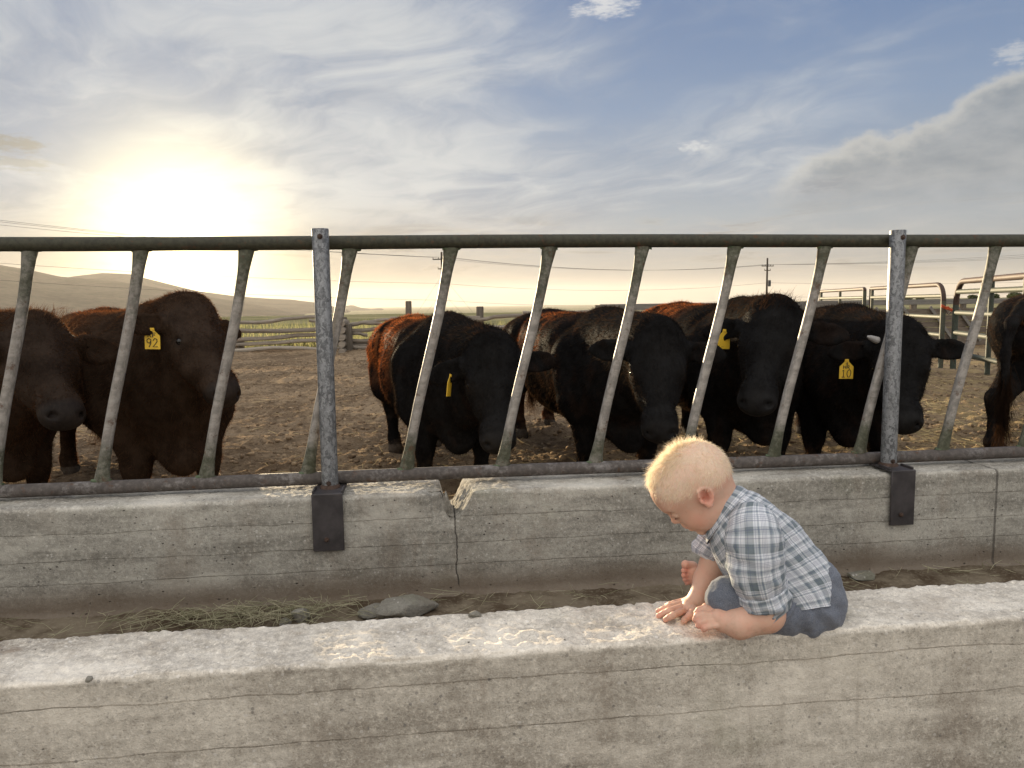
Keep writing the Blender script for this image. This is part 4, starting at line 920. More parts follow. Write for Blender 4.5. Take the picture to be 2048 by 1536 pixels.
    # tail
    tl = [(-.98, 0, 1.10), (-1.05, .02, 1.00), (-1.07, .03, .80), (-1.06, .03, .55)]
    for a, b, r1, r2 in zip(tl, tl[1:], (.05, .035, .028), (.036, .028, .022)): c(a, b, r1, r2, .03)
    # neck and head
    hb = H(.04, 0, -.10); S.cone(W(.50, 0, .98), hb, .25*s, .135*hs, .10); S.cone(W(.62, 0, .76), H(.13, 0, -.17), .23*s, .10*hs, .10); S.cone(W(.45, 0, 1.10), H(.0, 0, -.06), .14*s, .09*hs, .10)
    S.cone(W(.66, 0, .62), H(.2, 0, -.2), .12*s, .05*hs, .10)
    q_ = hs
    hc = lambda a, b, r1, r2, k_=.03, cut=False: S.cone(H(*a), H(*b), r1*q_, r2*q_, k_*q_, cut)
    hc((.055, 0, -.085), (.17, 0, -.085), .112, .108); hc((.01, 0, -.03), (.05, 0, -.05), .062, .08, .05)
    for sg in (-1, 1):
        hc((.03, sg*.05, -.06), (.15, sg*.075, -.055), .06, .058, .03); hc((.17, sg*.060, -.12), (.27, sg*.045, -.125), .075, .058, .03)
        hc((.125, sg*.098, -.040), (.175, sg*.102, -.048), .030, .026, .02); hc((.40, sg*.032, -.072), (.435, sg*.038, -.075), .052, .050, .03)
    hc((.16, 0, -.065), (.40, 0, -.068), .082, .062, .04); hc((.14, 0, -.165), (.38, 0, -.128), .082, .045, .04); hc((.385, 0, -.075), (.44, 0, -.085), .066, .058, .03); hc((.36, 0, -.135), (.42, 0, -.125), .043, .036, .02)
    for sg in (-1, 1):
        hc((.168, sg*.131, -.052), (.182, sg*.134, -.056), .015, .013, .012, True)
        hc((.470, sg*.050, -.040), (.448, sg*.056, -.055), .014, .010, .010, True); hc((.463, sg*.066, -.062), (.45, sg*.06, -.062), .006, .006, .008, True)
    hc((.475, -.04, -.115), (.475, .04, -.115), .006, .006, .008, True)
    # ears
    EAR = []
    for i, sg in enumerate((-1, 1)):
        dr = ears[i] if isinstance(ears[i], (int, float)) else 0
        e0 = H(.055, sg*.115, -.065); ed = Lf*sg*math.cos(dr)+Fv*math.sin(dr)*1.0-U*.25; ed /= np.linalg.norm(ed)
        en = U*0.9+Fv*.35; en = en-ed*(en@ed); en /= np.linalg.norm(en); ew = np.cross(ed, en); ek = hs*ear_k
        S.cone(e0-ed*.03*ek, e0+ed*.05*ek, .038*ek, .040*ek, .03)
        S.ell(e0+ed*.115*ek, (.100*ek, .058*ek, .021*ek), np.array([ed, ew, en]), .018); S.ell(e0+ed*.185*ek, (.040*ek, .024*ek, .013*ek), np.array([ed, ew, en]), .02)
        S.ell(e0+ed*.115*ek+en*.021*ek, (.078*ek, .040*ek, .019*ek), np.array([ed, ew, en]), .008, True); EAR.append((e0, ed, ew, en, ek))
    S.floor(gz0-.02)
    v, f = S.mesh(); v = relax(v, f, 2, .45); nr = vnormals(v, f)
    # local coordinates for colour
    d2 = v[:, :2]-A; lx = d2@hd/(s*kx)+.52; ly = d2@lt/s; lz = (v[:, 2]-gz0)/s; hf = (v-Pp)@Fv/Lh; hu = (v-Pp)@U; hl = (v-Pp)@Lf
    hd_mask = (np.abs(hl) < .16*hs)*(hu > -.22*hs)*(hf > -.12)*(hf < 1.3)
    muzz = smoothstep(.86, .95, hf)*hd_mask
    nz = fbm(v*5, 4, seed=seed); nz2 = fbm(v*V(16, 16, 10), 4, .6, seed=seed+3)
    # muscle and hair relief
    v = v+nr*(0.007*fbm(v*7, 3, seed=seed+9)*(1-hd_mask*.7)+0.0045*nz2*(1-hd_mask*.72))[:, None]
    base = V(.0120, .0116, .0118)*tone*(1+.35*nz[:, None]); base = base*(1-brown)+brown*V(.046, .029, .019)*(1+.4*nz[:, None])  # brown share: lens-flare tint put into the left bulls' coats
    br = np.clip(smoothstep(.05, .45, nz2+.2*nz)*.28*(1-hd_mask), 0, 1)[:, None]; base = base*(1-br)+br*V(.035, .019, .012)
    if rust is not None:
        rm = np.clip(rust(lx, ly, lz)*smoothstep(-.42, .12, nz2*1.3+nz*.6+.05)*(1-hd_mask), 0, 1)[:, None]; base = base*(1-rm)+rm*np.where((nz2 > .12)[:, None], V(.20, .080, .032), V(.11, .042, .018))
    hoof = (lz < .075)[:, None]; base = np.where(hoof, V(.10, .085, .07), base); mud = (smoothstep(.42, .12, lz)*smoothstep(.0, .3, nz2)*.5)[:, None]; base = base*(1-mud)+mud*V(.08, .06, .045)
    for sg in (-1, 1):
        er = np.exp(-(np.linalg.norm(v-H(.175, sg*.112, -.052), axis=1)/(.030*hs))**2)[:, None]; base = base*(1-er*.7)+er*.7*V(.030, .025, .022)
    base = base*(1-muzz[:, None]*.5)+muzz[:, None]*.5*V(.014, .013, .013)
    gl = V(org[0], org[1], gz0)
    o = mesh_obj('bull', v, f, M_coat, origin=gl, attrs={'coat': np.clip(base, 0, 1), 'wet': np.clip(.025+.20*smoothstep(0, .12, hf)*hd_mask+.35*muzz, 0, 1)}); tag(o, name_label, 'bull', group)
    # hair coat: short blades lying back along the body
    wgt = np.where(hoof[:, 0] | (muzz > .3), 0.0, 1.0)*(1+1.5*(np.abs(nr[:, 1]) < .5)); wgt = wgt*(1+1.6*hd_mask); P, vi = scatter_on(v, f, 56000, rg, wgt); N = nr[vi]
    flow = np.where(hd_mask[vi][:, None] > 0, Fv[None]*.6, V(-hd[0], -hd[1], -.9)[None]*.8); flow = flow-N*(flow*N).sum(1, keepdims=True); ln = rg.uniform(.010, .021, len(P))*np.where(hd_mask[vi] > 0, .75, 1.15)
    vv, ff = strands(P, N, ln, .0009, flow*.8+rg.normal(0, .28, P.shape), 1, .05, rg)
    hcol = base[vi]*rg.uniform(.7, 1.5, (len(P), 1)); mesh_obj('fur', vv, ff, M_hair, o, smooth=False, attrs={'coat': np.repeat(hcol, 3, 0)})
    if tuft:
        nt_ = int(420*tuft); Q = np.array([H(.0, 0, .02)]*nt_)+rg.normal(size=(nt_, 3))*V(.055, .04, .02)*hs; ld = V(0, 0, .6)[None]+rg.normal(0, .35, (nt_, 3))+Lf*.55
        vv, ff = strands(Q, np.tile(V(0, 0, 1), (nt_, 1)), rg.uniform(.02, .055, nt_), .0009, ld, 2, .2, rg); mesh_obj('forelock', vv, ff, M_hair, o, smooth=False, attrs={'coat': np.tile(V(.016, .012, .010)*(1+brown*2), (len(vv), 1))})
    # eyes
    for sg in (-1, 1):
        u_, w_ = np.meshgrid(np.linspace(0, math.pi, 9), np.linspace(0, 2*math.pi, 14, endpoint=False), indexing='ij'); d_ = np.stack([np.sin(u_)*np.cos(w_), np.sin(u_)*np.sin(w_), np.cos(u_)], -1).reshape(-1, 3)
        ff = np.array([[i*14+j, (i+1)*14+j, (i+1)*14+(j+1) % 14, i*14+(j+1) % 14] for i in range(8) for j in range(14)])
        mesh_obj('eye', H(.172, sg*.116, -.054)+d_*.0165*hs, ff, M_eye, o)
    # tail switch
    Tp = np.array([W(-1.06, .03, .72-.02*i) for i in range(18)]); nt_ = 900; Q = Tp[rg.integers(0, 18, nt_)]+rg.normal(0, .012, (nt_, 3)); ld = V(0, 0, -1.4)[None]+rg.normal(0, .22, (nt_, 3))
    vv, ff = strands(Q, np.zeros((nt_, 3)), rg.uniform(.12, .26, nt_)*s, .0014, ld, 2, .10, rg); mesh_obj('tail_switch', vv, ff, M_hair, o, smooth=False, attrs={'coat': np.tile(V(.018, .013, .010), (len(vv), 1))})
    if horn:
        b_ = H(.045, -.098, -.005); MB().tube([b_, b_-Lf*.022+U*.012, b_-Lf*.042+U*.02+Fv*-.006, b_-Lf*.056+U*.022-Fv*.012], [.017, .016, .012, .004], 12).build('horn', M_horn, o, smooth=True)
    for (side, along, w_, h_, lines, lab, yaw_, drop) in tags:
        e0, ed, ew, en, ek = EAR[side]; cpt = e0+ed*along*ek+en*.018+V(0, 0, -h_*.42+drop); ca, sa = math.cos(yaw_), math.sin(yaw_); rt = _r*ca+_f*sa; ear_tag(o, cpt, rt, V(0, 0, 1)+_r*.08, w_, h_, lines, lab)
    COWS.append(o); return o
HR10 = (('4', .20, .15, .17), ('HR', .01, .17, .22), ('10', -.42, .38, .34)); RF92 = (('RF', .06, .20, .26), ('92', -.40, .40, .36))
cow(-30, 3.75, -230, 5.0, .83, (78, 652, 3.08), (143, 815, 2.86), R(24), 'dark bull, coat tinted brown for lens flare, with shaggy forelock and no visible tag at the left edge', brown=.75, tuft=1.2, seed=11, ears=(.05, -.22), ear_k=1.3, head_s=.92)
cow(330, 3.80, 205, 5.15, .86, (388, 612, 3.40), (468, 776, 3.20), R(38), 'dark bull, lens-flare brown put into its coat, with yellow ear tag 92, head turned aside beneath the sun', brown=.8, seed=12, ears=(.0, -.05), tags=((0, .09, .060, .088, RF92, 'yellow ear tag marked RF 92', .15, -.03),), legs=((0, .02), (0, -.02), (0, -.05), (0, 0)), ear_k=.95,
    rust=lambda x, y, z: smoothstep(.2, -.4, x)*smoothstep(.95, 1.2, z)*.45)
cow(900, 4.05, 826, 5.45, .78, (985, 692, 3.30), (1000, 882, 3.10), R(6), 'black bull with rusty orange rump, lowered head and ear tag seen edge-on', seed=13, ears=(.30, -.05), rust=lambda x, y, z: np.clip(smoothstep(.30, -.15, x)*smoothstep(.55, .95, z)*smoothstep(-.05, .12, y*-1+.12*(z > 1.1)), 0, 1), tags=((0, .10, .058, .10, (), 'yellow ear tag seen edge-on', 1.35, -.02),), legs=((0, 0), (0, 0), (.1, 0), (-.05, 0)))
cow(1222, 3.95, 1078, 5.80, .79, (1315, 668, 3.12), (1322, 862, 2.95), R(4), 'black bull with faded brown ribs standing directly above the toddler, head facing the rails', seed=14, ears=(-.12, .10), rust=lambda x, y, z: np.clip(np.exp(-((x+.1)/.22)**2)*smoothstep(.7, 1.0, z)*(y < .05)*.6+smoothstep(-.6, -.85, x)*.35, 0, 1), legs=((-.05, 0), (.05, 0), (.02, 0), (-.25, 0)))
cow(1490, 4.0, 1335, 5.6, .84, (1545, 620, 3.15), (1508, 796, 2.93), R(-9), 'tall black bull with raised head, wispy hair tuft and rust-red rump', seed=15, ears=(.02, -.08), tuft=1.0, rust=lambda x, y, z: smoothstep(.15, -.25, x)*smoothstep(.8, 1.0, z), tags=((0, .10, .058, .09, (), 'yellow ear tag half hidden behind a bar', .2, -.01),))
cow(1690, 3.95, 1650, 5.5, .81, (1802, 664, 3.25), (1814, 842, 3.05), R(10), 'black bull with yellow ear tag 10 and small pale horn bud behind the second post', seed=16, ears=(.05, -.06), horn=True, tags=((0, .125, .068, .094, HR10, 'yellow ear tag marked 4 HR 10', .06, -.045),), legs=((0, 0), (0, 0), (0, 0), (0, 0)))
cow(2290, 5.75, 2082, 4.45, .92, (2420, 640, 6.3), (2470, 760, 6.5), R(150), 'black bull at the right edge turned away showing its rump and long tail', seed=17, tone=1.5, brown=.0, legs=((0, 0), (0, 0), (.05, 0), (-.1, 0)))
# ================================================================== the toddler on the near wall
BYD = 1.475                                          # distance of the toddler's mid-plane
MP = 1.0/ (F*1.0)                                    # photo pixel at forward depth 1
def bp(px, py, dy=0.0): return at(px, py, BYD+dy)
PXM = (at(1481, 1150, BYD)-at(1480, 1150, BYD))[0]   # metres per photo pixel there
seat_c = bp(1590, 1255); boy = None
S = Solid(0.0018, np.minimum(bp(1270, 1300, .25), bp(1270, 1300, -.2))-V(.05, .1, .06), np.maximum(bp(1720, 850, .25), bp(1720, 850, -.2))+V(.05, .1, .05))
def sc_(a, b, r1, r2, k=8, cut=False): S.cone(bp(*a), bp(*b), r1*PXM, r2*PXM, k*PXM, cut)
# --- head: local frame, looking down and slightly away from the camera
HK = .865
HC = bp(1384, 972, .005); hx, hz_ = V(_r[0], _r[1], _r[2]), V(_u[0], _u[1], _u[2])
yw = R(9); f0 = -.70*hx-.714*hz_; HU = (-.714*hx+.70*hz_); nrm_ = _f.copy()
HF = f0*math.cos(yw)+nrm_*math.sin(yw); HL = np.cross(HU, HF)          # HL: the child's left, towards the camera
if HL@_f > 0: HL = -HL
h = lambda f_, u_, l_=0.0: HC+(HF*f_+HU*u_+HL*l_)*PXM*HK
HM = np.array([HF, HL, HU])
def hc_(a, b, r1, r2, k=8, cut=False): S.cone(h(*a), h(*b), r1*PXM*HK, r2*PXM*HK, k*PXM, cut)
def he(c, rad, k=8, cut=False, M=HM): S.ell(h(*c), np.array(rad)*PXM*HK, M, k*PXM, cut)
he((-6, 8), (85, 66, 79), 10); he((-30, 14), (66, 70, 66), 14); he((22, 22), (60, 57, 58), 16)       # skull, back, forehead
he((22, -36), (50, 50, 46), 16); he((32, -62), (33, 36, 32), 14)                                       # mid face, lower face
for sg in (-1, 1): he((34, -46, sg*27), (30, 24, 27), 12); he((10, -66, sg*28), (36, 20, 26), 14)     # cheeks, jaw
he((50, -84), (15, 17, 12), 9)                                                                        # chin
for sg in (-1, 1): hc_((66, 8, sg*8), (58, 8, sg*34), 11, 9, 12)                                      # brow
for sg in (-1, 1): he((72, -12, sg*27), (12, 14, 10), 9, True); he((62, -13, sg*26), (13, 13, 11), 3); hc_((71.5, -17, sg*16), (66, -15, sg*36), 3.0, 2.6, 2.5)
hc_((72, -10), (76, -26), 7, 8, 7); he((79, -30), (8.5, 8.5, 7.5), 5)                                  # nose
for sg in (-1, 1): he((74, -33, sg*8), (6.5, 5.5, 5.5), 3); he((79, -37.5, sg*4.2), (3, 2.2, 2.6), 1.5, True)
hc_((71, -47, -9), (71, -47, 9), 6, 6, 6); hc_((70.5, -54, -10), (70.5, -54, 10), 5.0, 5.0, 4); hc_((66, -65, -9), (66, -65, 9), 6.0, 6.0, 5)
hc_((76.5, -59.5, -13), (76.5, -59.5, 13), 1.6, 1.6, 2.0, True)
# ear (left, facing us)
ETop, EUp = (-10, -18), R(24)
ed_u = HU*math.cos(EUp)-HF*math.sin(EUp); ed_f = HF*math.cos(EUp)+HU*math.sin(EUp); EM = np.array([ed_f*.97+HL*.24, HL*.97-ed_f*.24, ed_u])
EM[1] = np.cross(EM[2], EM[0]); EM[1] /= np.linalg.norm(EM[1])
for sg in (1, -1):
    em = EM.copy()
    if sg < 0: em = EM-2*np.outer(EM@HL, HL)
    ec = lambda a, l_, b: h(ETop[0], ETop[1], sg*(63+l_))+(em[0]*a+em[2]*b)*PXM
    S.ell(ec(0, 3, 0), np.array((14.5, 5.2, 17))*PXM, em, 4*PXM)
    S.ell(ec(0, 8.5, 1), np.array((10, 5.5, 12.5))*PXM, em, 2*PXM, True); S.ell(ec(5, 6, -4), np.array((6, 6, 5))*PXM, em, 2*PXM, True)
    rim = [(8, 6), (12.5, 5), (10, 14), (2, 17.5), (-7, 15), (-12, 8), (-13, -2), (-9, -11), (-2, -16)]
    rim = rim[1:]
    for (a0, b0), (a1, b1) in zip(rim, rim[1:]): S.cone(ec(a0, 6.5, b0), ec(a1, 6.5, b1), 2.7*PXM, 2.7*PXM, 1.5*PXM)
    for (a0, b0), (a1, b1) in (((-6, 10), (-7, -2)), ((-7, -2), (-3, -9))): S.cone(ec(a0, 5, b0), ec(a1, 5, b1), 2.2*PXM, 2.2*PXM, 2*PXM)
    S.ell(ec(-1, 5, -17), np.array((6.5, 4.5, 6))*PXM, em, 3*PXM); S.ell(ec(10, 5, -6), np.array((3.5, 3, 4.5))*PXM, em, 2*PXM)
# neck and trunk (under the shirt)
sc_((1432, 985, 0), (1462, 1040, 0), 38, 40, 14); sc_((1468, 1045, 0), (1545, 1110, 0), 48, 62, 12); sc_((1545, 1110, 0), (1612, 1190, 0), 66, 60, 12)
for dy in (-.045, .045): sc_((1478, 1050, dy), (1500, 1060, dy*1.3), 34, 30, 12)
# left arm: upper arm in the sleeve, bent elbow, forearm along the wall edge
sc_((1507, 1070, -.088), (1530, 1190, -.094), 33, 32, 8); sc_((1530, 1190, -.094), (1531, 1226, -.096), 32, 33, 6)
sc_((1531, 1228, -.096), (1478, 1246, -.094), 33, 27.5, 10); sc_((1478, 1246, -.094), (1449, 1243, -.086), 27.5, 20, 8)
hz0 = NW_Z
def oz(px, py, dz=0.0): return on_z(px, py, hz0+dz)
def fing(pts, r0, r1, k=2.2):
    for i, (a, b) in enumerate(zip(pts, pts[1:])):
        n_ = len(pts)-1; S.cone(a, b, (r0+(r1-r0)*i/n_)*PXM, (r0+(r1-r0)*(i+1)/n_)*PXM, k*PXM)
    S.ell(pts[-1], np.array((r1,)*3)*PXM*1.04, None, 1.5*PXM)
# left hand: a loose curl of fingers, knuckles up, tips to the left
S.ell(bp(1438, 1238, -.082), np.array((18, 17, 19))*PXM, None, 6*PXM); S.ell(bp(1432, 1234, -.076), np.array((9, 13, 14))*PXM, None, 4*PXM)
LF = [((1427, 1222, -.066), (1410, 1216, -.064), (1398, 1220, -.066), (1393, 1226, -.068), 6.6), ((1424, 1231, -.078), (1406, 1229, -.078), (1394, 1233, -.078), (1391, 1239, -.078), 6.8),
      ((1427, 1242, -.088), (1410, 1242, -.089), (1399, 1246, -.088), (1397, 1251, -.088), 6.5), ((1433, 1251, -.096), (1418, 1253, -.097), (1409, 1256, -.097), (1408, 1259, -.096), 5.8)]
for a, b, c2, d2, r_ in LF: fing([bp(*a), bp(*b), bp(*c2), bp(*d2)], r_*1.05, r_*.82)
fing([bp(1440, 1224, -.062), bp(1426, 1214, -.050), bp(1411, 1213, -.044)], 7.5, 6.0, 4)
# right arm and flat hand on the wall top
sc_((1450, 1075, .085), (1428, 1128, .085), 32, 28, 8); sc_((1428, 1128, .085), (1413, 1160, .080), 28, 25, 8)
wr = oz(1394, 1201, .020); S.cone(bp(1413, 1160, .080), wr, 25*PXM, 18.5*PXM, 8*PXM)
plm = oz(1378, 1213, .013); S.cone(wr, plm, 18*PXM, 13*PXM, 8*PXM); S.cone(oz(1372, 1207, .011), oz(1376, 1220, .010), 12*PXM, 11.5*PXM, 8*PXM)
for kn, md, tp, r_ in (((1366, 1222, .014), (1347, 1230, .0165), (1331, 1239, .005), 6.4), ((1361, 1215, .0150), (1338, 1222, .0175), (1318, 1231, .005), 6.6), ((1360, 1208, .0145), (1338, 1214, .0165), (1317, 1222, .005), 6.3), ((1364, 1202, .013), (1348, 1206, .0145), (1333, 1211, .005), 5.6)):
    fing([oz(*kn), oz(*md), oz((md[0]+tp[0])/2-1, (md[1]+tp[1])/2, .011), oz(*tp)], r_*1.08, r_*.80)
fing([oz(1388, 1219, .014), oz(1380, 1231, .011), oz(1369, 1240, .007)], 8.2, 6.0, 4)
# legs: left folded under, right crossing in front with the bare foot turned sideways
sc_((1600, 1212, -.05), (1462, 1194, -.050), 42, 30, 8); sc_((1460, 1196, -.050), (1535, 1240, -.035), 26, 22, 6)
sc_((1595, 1205, .05), (1480, 1180, .085), 40, 28, 8); sc_((1478, 1180, .088), (1418, 1160, .150), 24, 17, 6)
FD = .148
S.ell(bp(1412, 1152, FD), np.array((19, 15, 19))*PXM, None, 7*PXM); sc_((1410, 1147, FD), (1388, 1142, FD-.004), 17, 15, 8); sc_((1410, 1158, FD), (1388, 1156, FD-.004), 14, 12, 8)
for x0_, y0_, x1_, y1_, r_ in ((1386, 1131, 1371, 1129, 9.0), (1384, 1142, 1368, 1141, 6.3), (1384, 1150, 1368, 1150.5, 5.8), (1385, 1157, 1370, 1159, 5.4), (1387, 1164, 1374, 1166, 5.2)):
    sc_((x0_, y0_, FD-.004), (x1_, y1_, FD-.006), r_*1.0, r_*.9, 2.5); S.ell(bp(x1_, y1_, FD-.006), np.array((r_,)*3)*PXM, None, 1.0*PXM)
v, f = S.mesh(); v = relax(v, f, 1, .35); nr = vnormals(v, f)
# colouring
q = (v-HC)/PXM/HK; qf, qu, ql = q@HF, q@HU, q@HL
head = (np.linalg.norm(q, axis=1) < 125)*(q@(_r) < 92)
skin = np.tile(V(.62, .395, .29), (len(v), 1)); nzs = fbm(v*60, 3, seed=301); skin *= (1+.05*nzs[:, None])
def tint(mask, col_): 
    global skin
    skin = skin*(1-mask[:, None])+mask[:, None]*V(*col_)
g = lambda cf, cu, cl, rf, ru, rl: np.exp(-(((qf-cf)/rf)**2+((qu-cu)/ru)**2+((np.abs(ql)-cl)/rl)**2))
tint(.55*g(40, -48, 40, 22, 20, 22)*head, (.66, .27, .18)); tint(.7*g(72, -58, 0, 9, 7, 16)*head, (.60, .22, .19)); tint(.35*g(78, -30, 0, 12, 12, 12)*head, (.68, .33, .24))
tint(.75*g(ETop[0], ETop[1], 72, 19, 22, 13)*head, (.62, .25, .18)); tint(.35*g(64, 12, 22, 10, 4, 20)*head, (.52, .34, .20)); tint(.9*g(74, -18, 27, 6, 3.0, 13)*head, (.10, .055, .035))
em = EM; rel = v-h(ETop[0], ETop[1], 63); ea, el_, eb = rel@em[0]/PXM, rel@HL/PXM, rel@em[2]/PXM
tint(.85*np.exp(-((ea/8.5)**2+((eb-1)/10.5)**2)**2)*smoothstep(8.5, 5.5, el_)*(el_ > -4)*head, (.40, .15, .10))  # shade of the ear hollow painted in as darker red
scalp = smoothstep(-8, 14, qu+.62*(-qf)*.55-8*fbm(q*.04, 2, seed=3)+6)*smoothstep(-40, -15, qu+.2*(-qf)+20)*head*smoothstep(62, 40, qf-.25*qu)
scalp = np.clip(np.maximum(scalp, smoothstep(38, 52, qu)*head*smoothstep(66, 48, qf)), 0, 1)*(1-np.clip(1.6*g(ETop[0], ETop[1], 72, 18, 22, 14), 0, 1))
tint(scalp*.8, (.76, .60, .46))
far_from = lambda P_, r_: np.exp(-(np.linalg.norm(v-P_, axis=1)/(r_*PXM))**2)
for a, b, c2, d2, r_ in LF: tint(.5*far_from(bp(*d2), 9), (.64, .26, .19))
for px_, py_ in ((1331, 1239), (1318, 1231), (1317, 1222), (1333, 1211), (1369, 1240)): tint(.5*far_from(oz(px_, py_, .005), 10), (.66, .27, .20))
for px_, py_ in ((1371, 1129), (1368, 1141), (1368, 1150), (1370, 1159), (1374, 1166)): tint(.5*far_from(bp(px_, py_, FD-.006), 11), (.64, .27, .21))
dirt = smoothstep(.05, .5, fbm(v*90, 4, .6, seed=311))*(np.exp(-((v[:, 2]-NW_Z)/.03)**2)*.30+.10); skin = skin*(1-dirt[:, None])+dirt[:, None]*V(.30, .20, .14)
m, n = material('child_skin'); P = n.n('ShaderNodeTexCoord', out=3); at_ = n.n('ShaderNodeAttribute', attribute_name='skin', out=0); a = n.noise(P, 180, 4, .6)
c = n.mix(n.mul(n.ss(n.noise(P, 30, 6, .7), .38, .66), .42), at_, n.mix(1.0, at_, (1.08, .82, .78, 1), 'MULTIPLY'))
finish(n, bsdf(n, c, .52, 0, n.bump(a, .10, .0008), Subsurface_Weight=.15, Subsurface_Radius=(.010, .0045, .0028), Subsurface_Scale=1.0, Specular_IOR_Level=.35)); M_skin = m
boy = mesh_obj('person', v, f, M_skin, origin=V(seat_c[0], seat_c[1], NW_Z), attrs={'skin': np.clip(skin, 0, 1)})
tag(boy, 'blond toddler in a plaid shirt sitting on the low concrete wall, looking down', 'toddler')
# hair: short pale down over the scalp, longer and wilder on the crown
m, n = material('blond_hair'); gi = n.n('ShaderNodeNewGeometry', out=None); r_ = gi.outputs['Random Per Island']
c = n.mix(r_, (.80, .66, .47), (.98, .89, .72)); d = bsdf(n, c, .45, 0, None, Specular_IOR_Level=.4); tr = n.n('ShaderNodeBsdfTranslucent', {0: c}); finish(n, n.n('ShaderNodeMixShader', {0: .45, 1: d, 2: tr})); M_blond = m
P, vi = scatter_on(v, f, 17000, rng, np.clip(scalp, 0, 1)**1.2+1e-6); N = nr[vi]; qq = (P-HC)/PXM/HK
swirl = np.cross(N, HU[None]*.0+(HF*-.35+HU*.9)[None]); flow = (-HU[None]*.75+HF[None]*(.50+.5*smoothstep(-20, 40, qq@HF))[:, None])+swirl*.25; flow -= N*(flow*N).sum(1, keepdims=True)
crown = smoothstep(55, 85, qq@HU)*smoothstep(-75, -10, qq@HF); ln = rng.uniform(.0045, .0105, len(P))*(1+1.1*crown)*(1+.5*fbm(P*45, 2, seed=77))
vv, ff = strands(P-N*.0006, N*(.28+.6*crown[:, None]), ln, .00022, flow*1.0+fbm(P*40, 2, seed=78)[:, None]*.8*swirl+rng.normal(0, .25, P.shape), 2, .10)
hair = mesh_obj('hair', vv, ff, M_blond, boy, smooth=False)
vs_, fs_ = [vv], [ff]
for (px_, py_, cnt, dirx, up_, L_) in ((1352, 880, 150, -.25, .8, .017), (1335, 890, 120, -.6, .7, .016), (1372, 884, 110, .35, .6, .014), (1390, 886, 70, .5, .5, .012), (1316, 905, 110, -.7, .4, .013)):
    base_ = bp(px_, py_, -.035 if py_ > 900 and px_ > 1340 else .0)
    # drop the roots onto the scalp
    k_ = np.argsort(np.linalg.norm(v-base_, axis=1))[:300]; ch = k_[rng.integers(0, 300, cnt)]; P2 = v[ch]; N2 = nr[ch]
    ld = (hx*dirx+hz_*up_)[None]+rng.normal(0, .22, (cnt, 3)); a_, b_ = strands(P2, N2*.8, rng.uniform(.6, 1.2, cnt)*L_, .00036, ld, 2, .12); fs_.append(b_+sum(len(x) for x in vs_)); vs_.append(a_)
bpy.data.objects.remove(hair); hair = mesh_obj('hair', np.concatenate(vs_), np.concatenate(fs_), M_blond, boy, smooth=False)
# lashes / closed lid line
for sg in (1,):
    mb = MB()
    for i in range(15):
        t_ = i/14; b_ = h(72.5-7*t_**2, -18.5+1.5*math.sin(t_*3), sg*(17+19*t_)); mb.tube([b_, b_+(HF*3.2-HU*4.5+HL*sg*(t_-.3)*3)*PXM], [.00028, .0001], 4, False)
    mb.build('eyelashes', simple('lash_brown', (.06, .035, .02), .6), boy)

# ---------------------------------------------------------------- clothes
def plaid():
    m, n = material('plaid_cotton'); u, v_, _ = n.xyz(n.n('ShaderNodeUVMap', uv_map='UVMap')); wv = n.noise(n.n('ShaderNodeUVMap', uv_map='UVMap'), 900, 2, .6)
    def bands(x, off):
        fr = n.m('FRACT', n.add(n.mul(x, 1/.062), off))
        wide = n.ramp(fr, [(0, (.70, .73, .77)), (.05, (.18, .22, .24)), (.24, (.155, .19, .205)), (.29, (.72, .74, .77)), (.40, (.33, .38, .41)), (.46, (.80, .81, .83)), (.68, (.74, .77, .81)), (.73, (.23, .27, .30)), (.83, (.40, .45, .49)), (.87, (.78, .79, .81))], 'CONSTANT')
        ln_ = None
        for p_ in (.13, .345, .43, .52, .56, .60, .64, .78, .93):
            l_ = n.ss(n.m('ABSOLUTE', n.sub(fr, p_)), .011, .005); ln_ = l_ if ln_ is None else n.m('MAXIMUM', ln_, l_)
        return wide, ln_
    A, la_ = bands(u, .1); B, lb2 = bands(v_, .35)
    c = n.mix(.5, A, B); c = n.mix(n.mul(la_, .45), c, (.10, .12, .24)); c = n.mix(n.mul(lb2, .45), c, (.09, .11, .22))
    fl = n.n('ShaderNodeTexCoord', out=3); c = n.mix(n.mul(n.ss(n.noise(fl, 22, 4, .6), .4, .7), .18), c, (.45, .49, .56))
    d = bsdf(n, c, .85, 0, n.bump(n.add(n.mul(wv, .35), n.noise(fl, 130, 4, .6)), .35, .0012), Specular_IOR_Level=.15, Sheen_Weight=.1); tr = n.n('ShaderNodeBsdfTranslucent', {0: c}); finish(n, n.n('ShaderNodeMixShader', {0: .16, 1: d, 2: tr})); return m
M_plaid = plaid()
def loft(rings, nu, closed_ends=False):
    """rings: list of (centre, axisA, axisB, ra, rb, power); returns verts, quads, uv in metres"""
    P = []; uv_ = []; L_ = 0; last = None
    for (c_, a_, b_, ra, rb, pw) in rings:
        th = np.linspace(0, 2*math.pi, nu, endpoint=True); ct, st = np.cos(th), np.sin(th)
        x = np.sign(ct)*np.abs(ct)**pw*ra; y = np.sign(st)*np.abs(st)**pw*rb
        ring = c_[None]+a_[None]*x[:, None]+b_[None]*y[:, None]; P.append(ring)
        if last is not None: L_ += np.linalg.norm(c_-last)
        last = c_; per = np.concatenate([[0], np.cumsum(np.linalg.norm(np.diff(ring, axis=0), axis=1))]); uv_.append(np.stack([per-per[-1]*.25, np.full(nu, L_)], 1))
    per_m = np.mean([u_[-1, 0]-u_[0, 0] for u_ in uv_]); uv_ = [np.column_stack([(u_[:, 0]-u_[0, 0])/(u_[-1, 0]-u_[0, 0])*per_m, u_[:, 1]]) for u_ in uv_]
    return np.array(P), np.array(uv_)
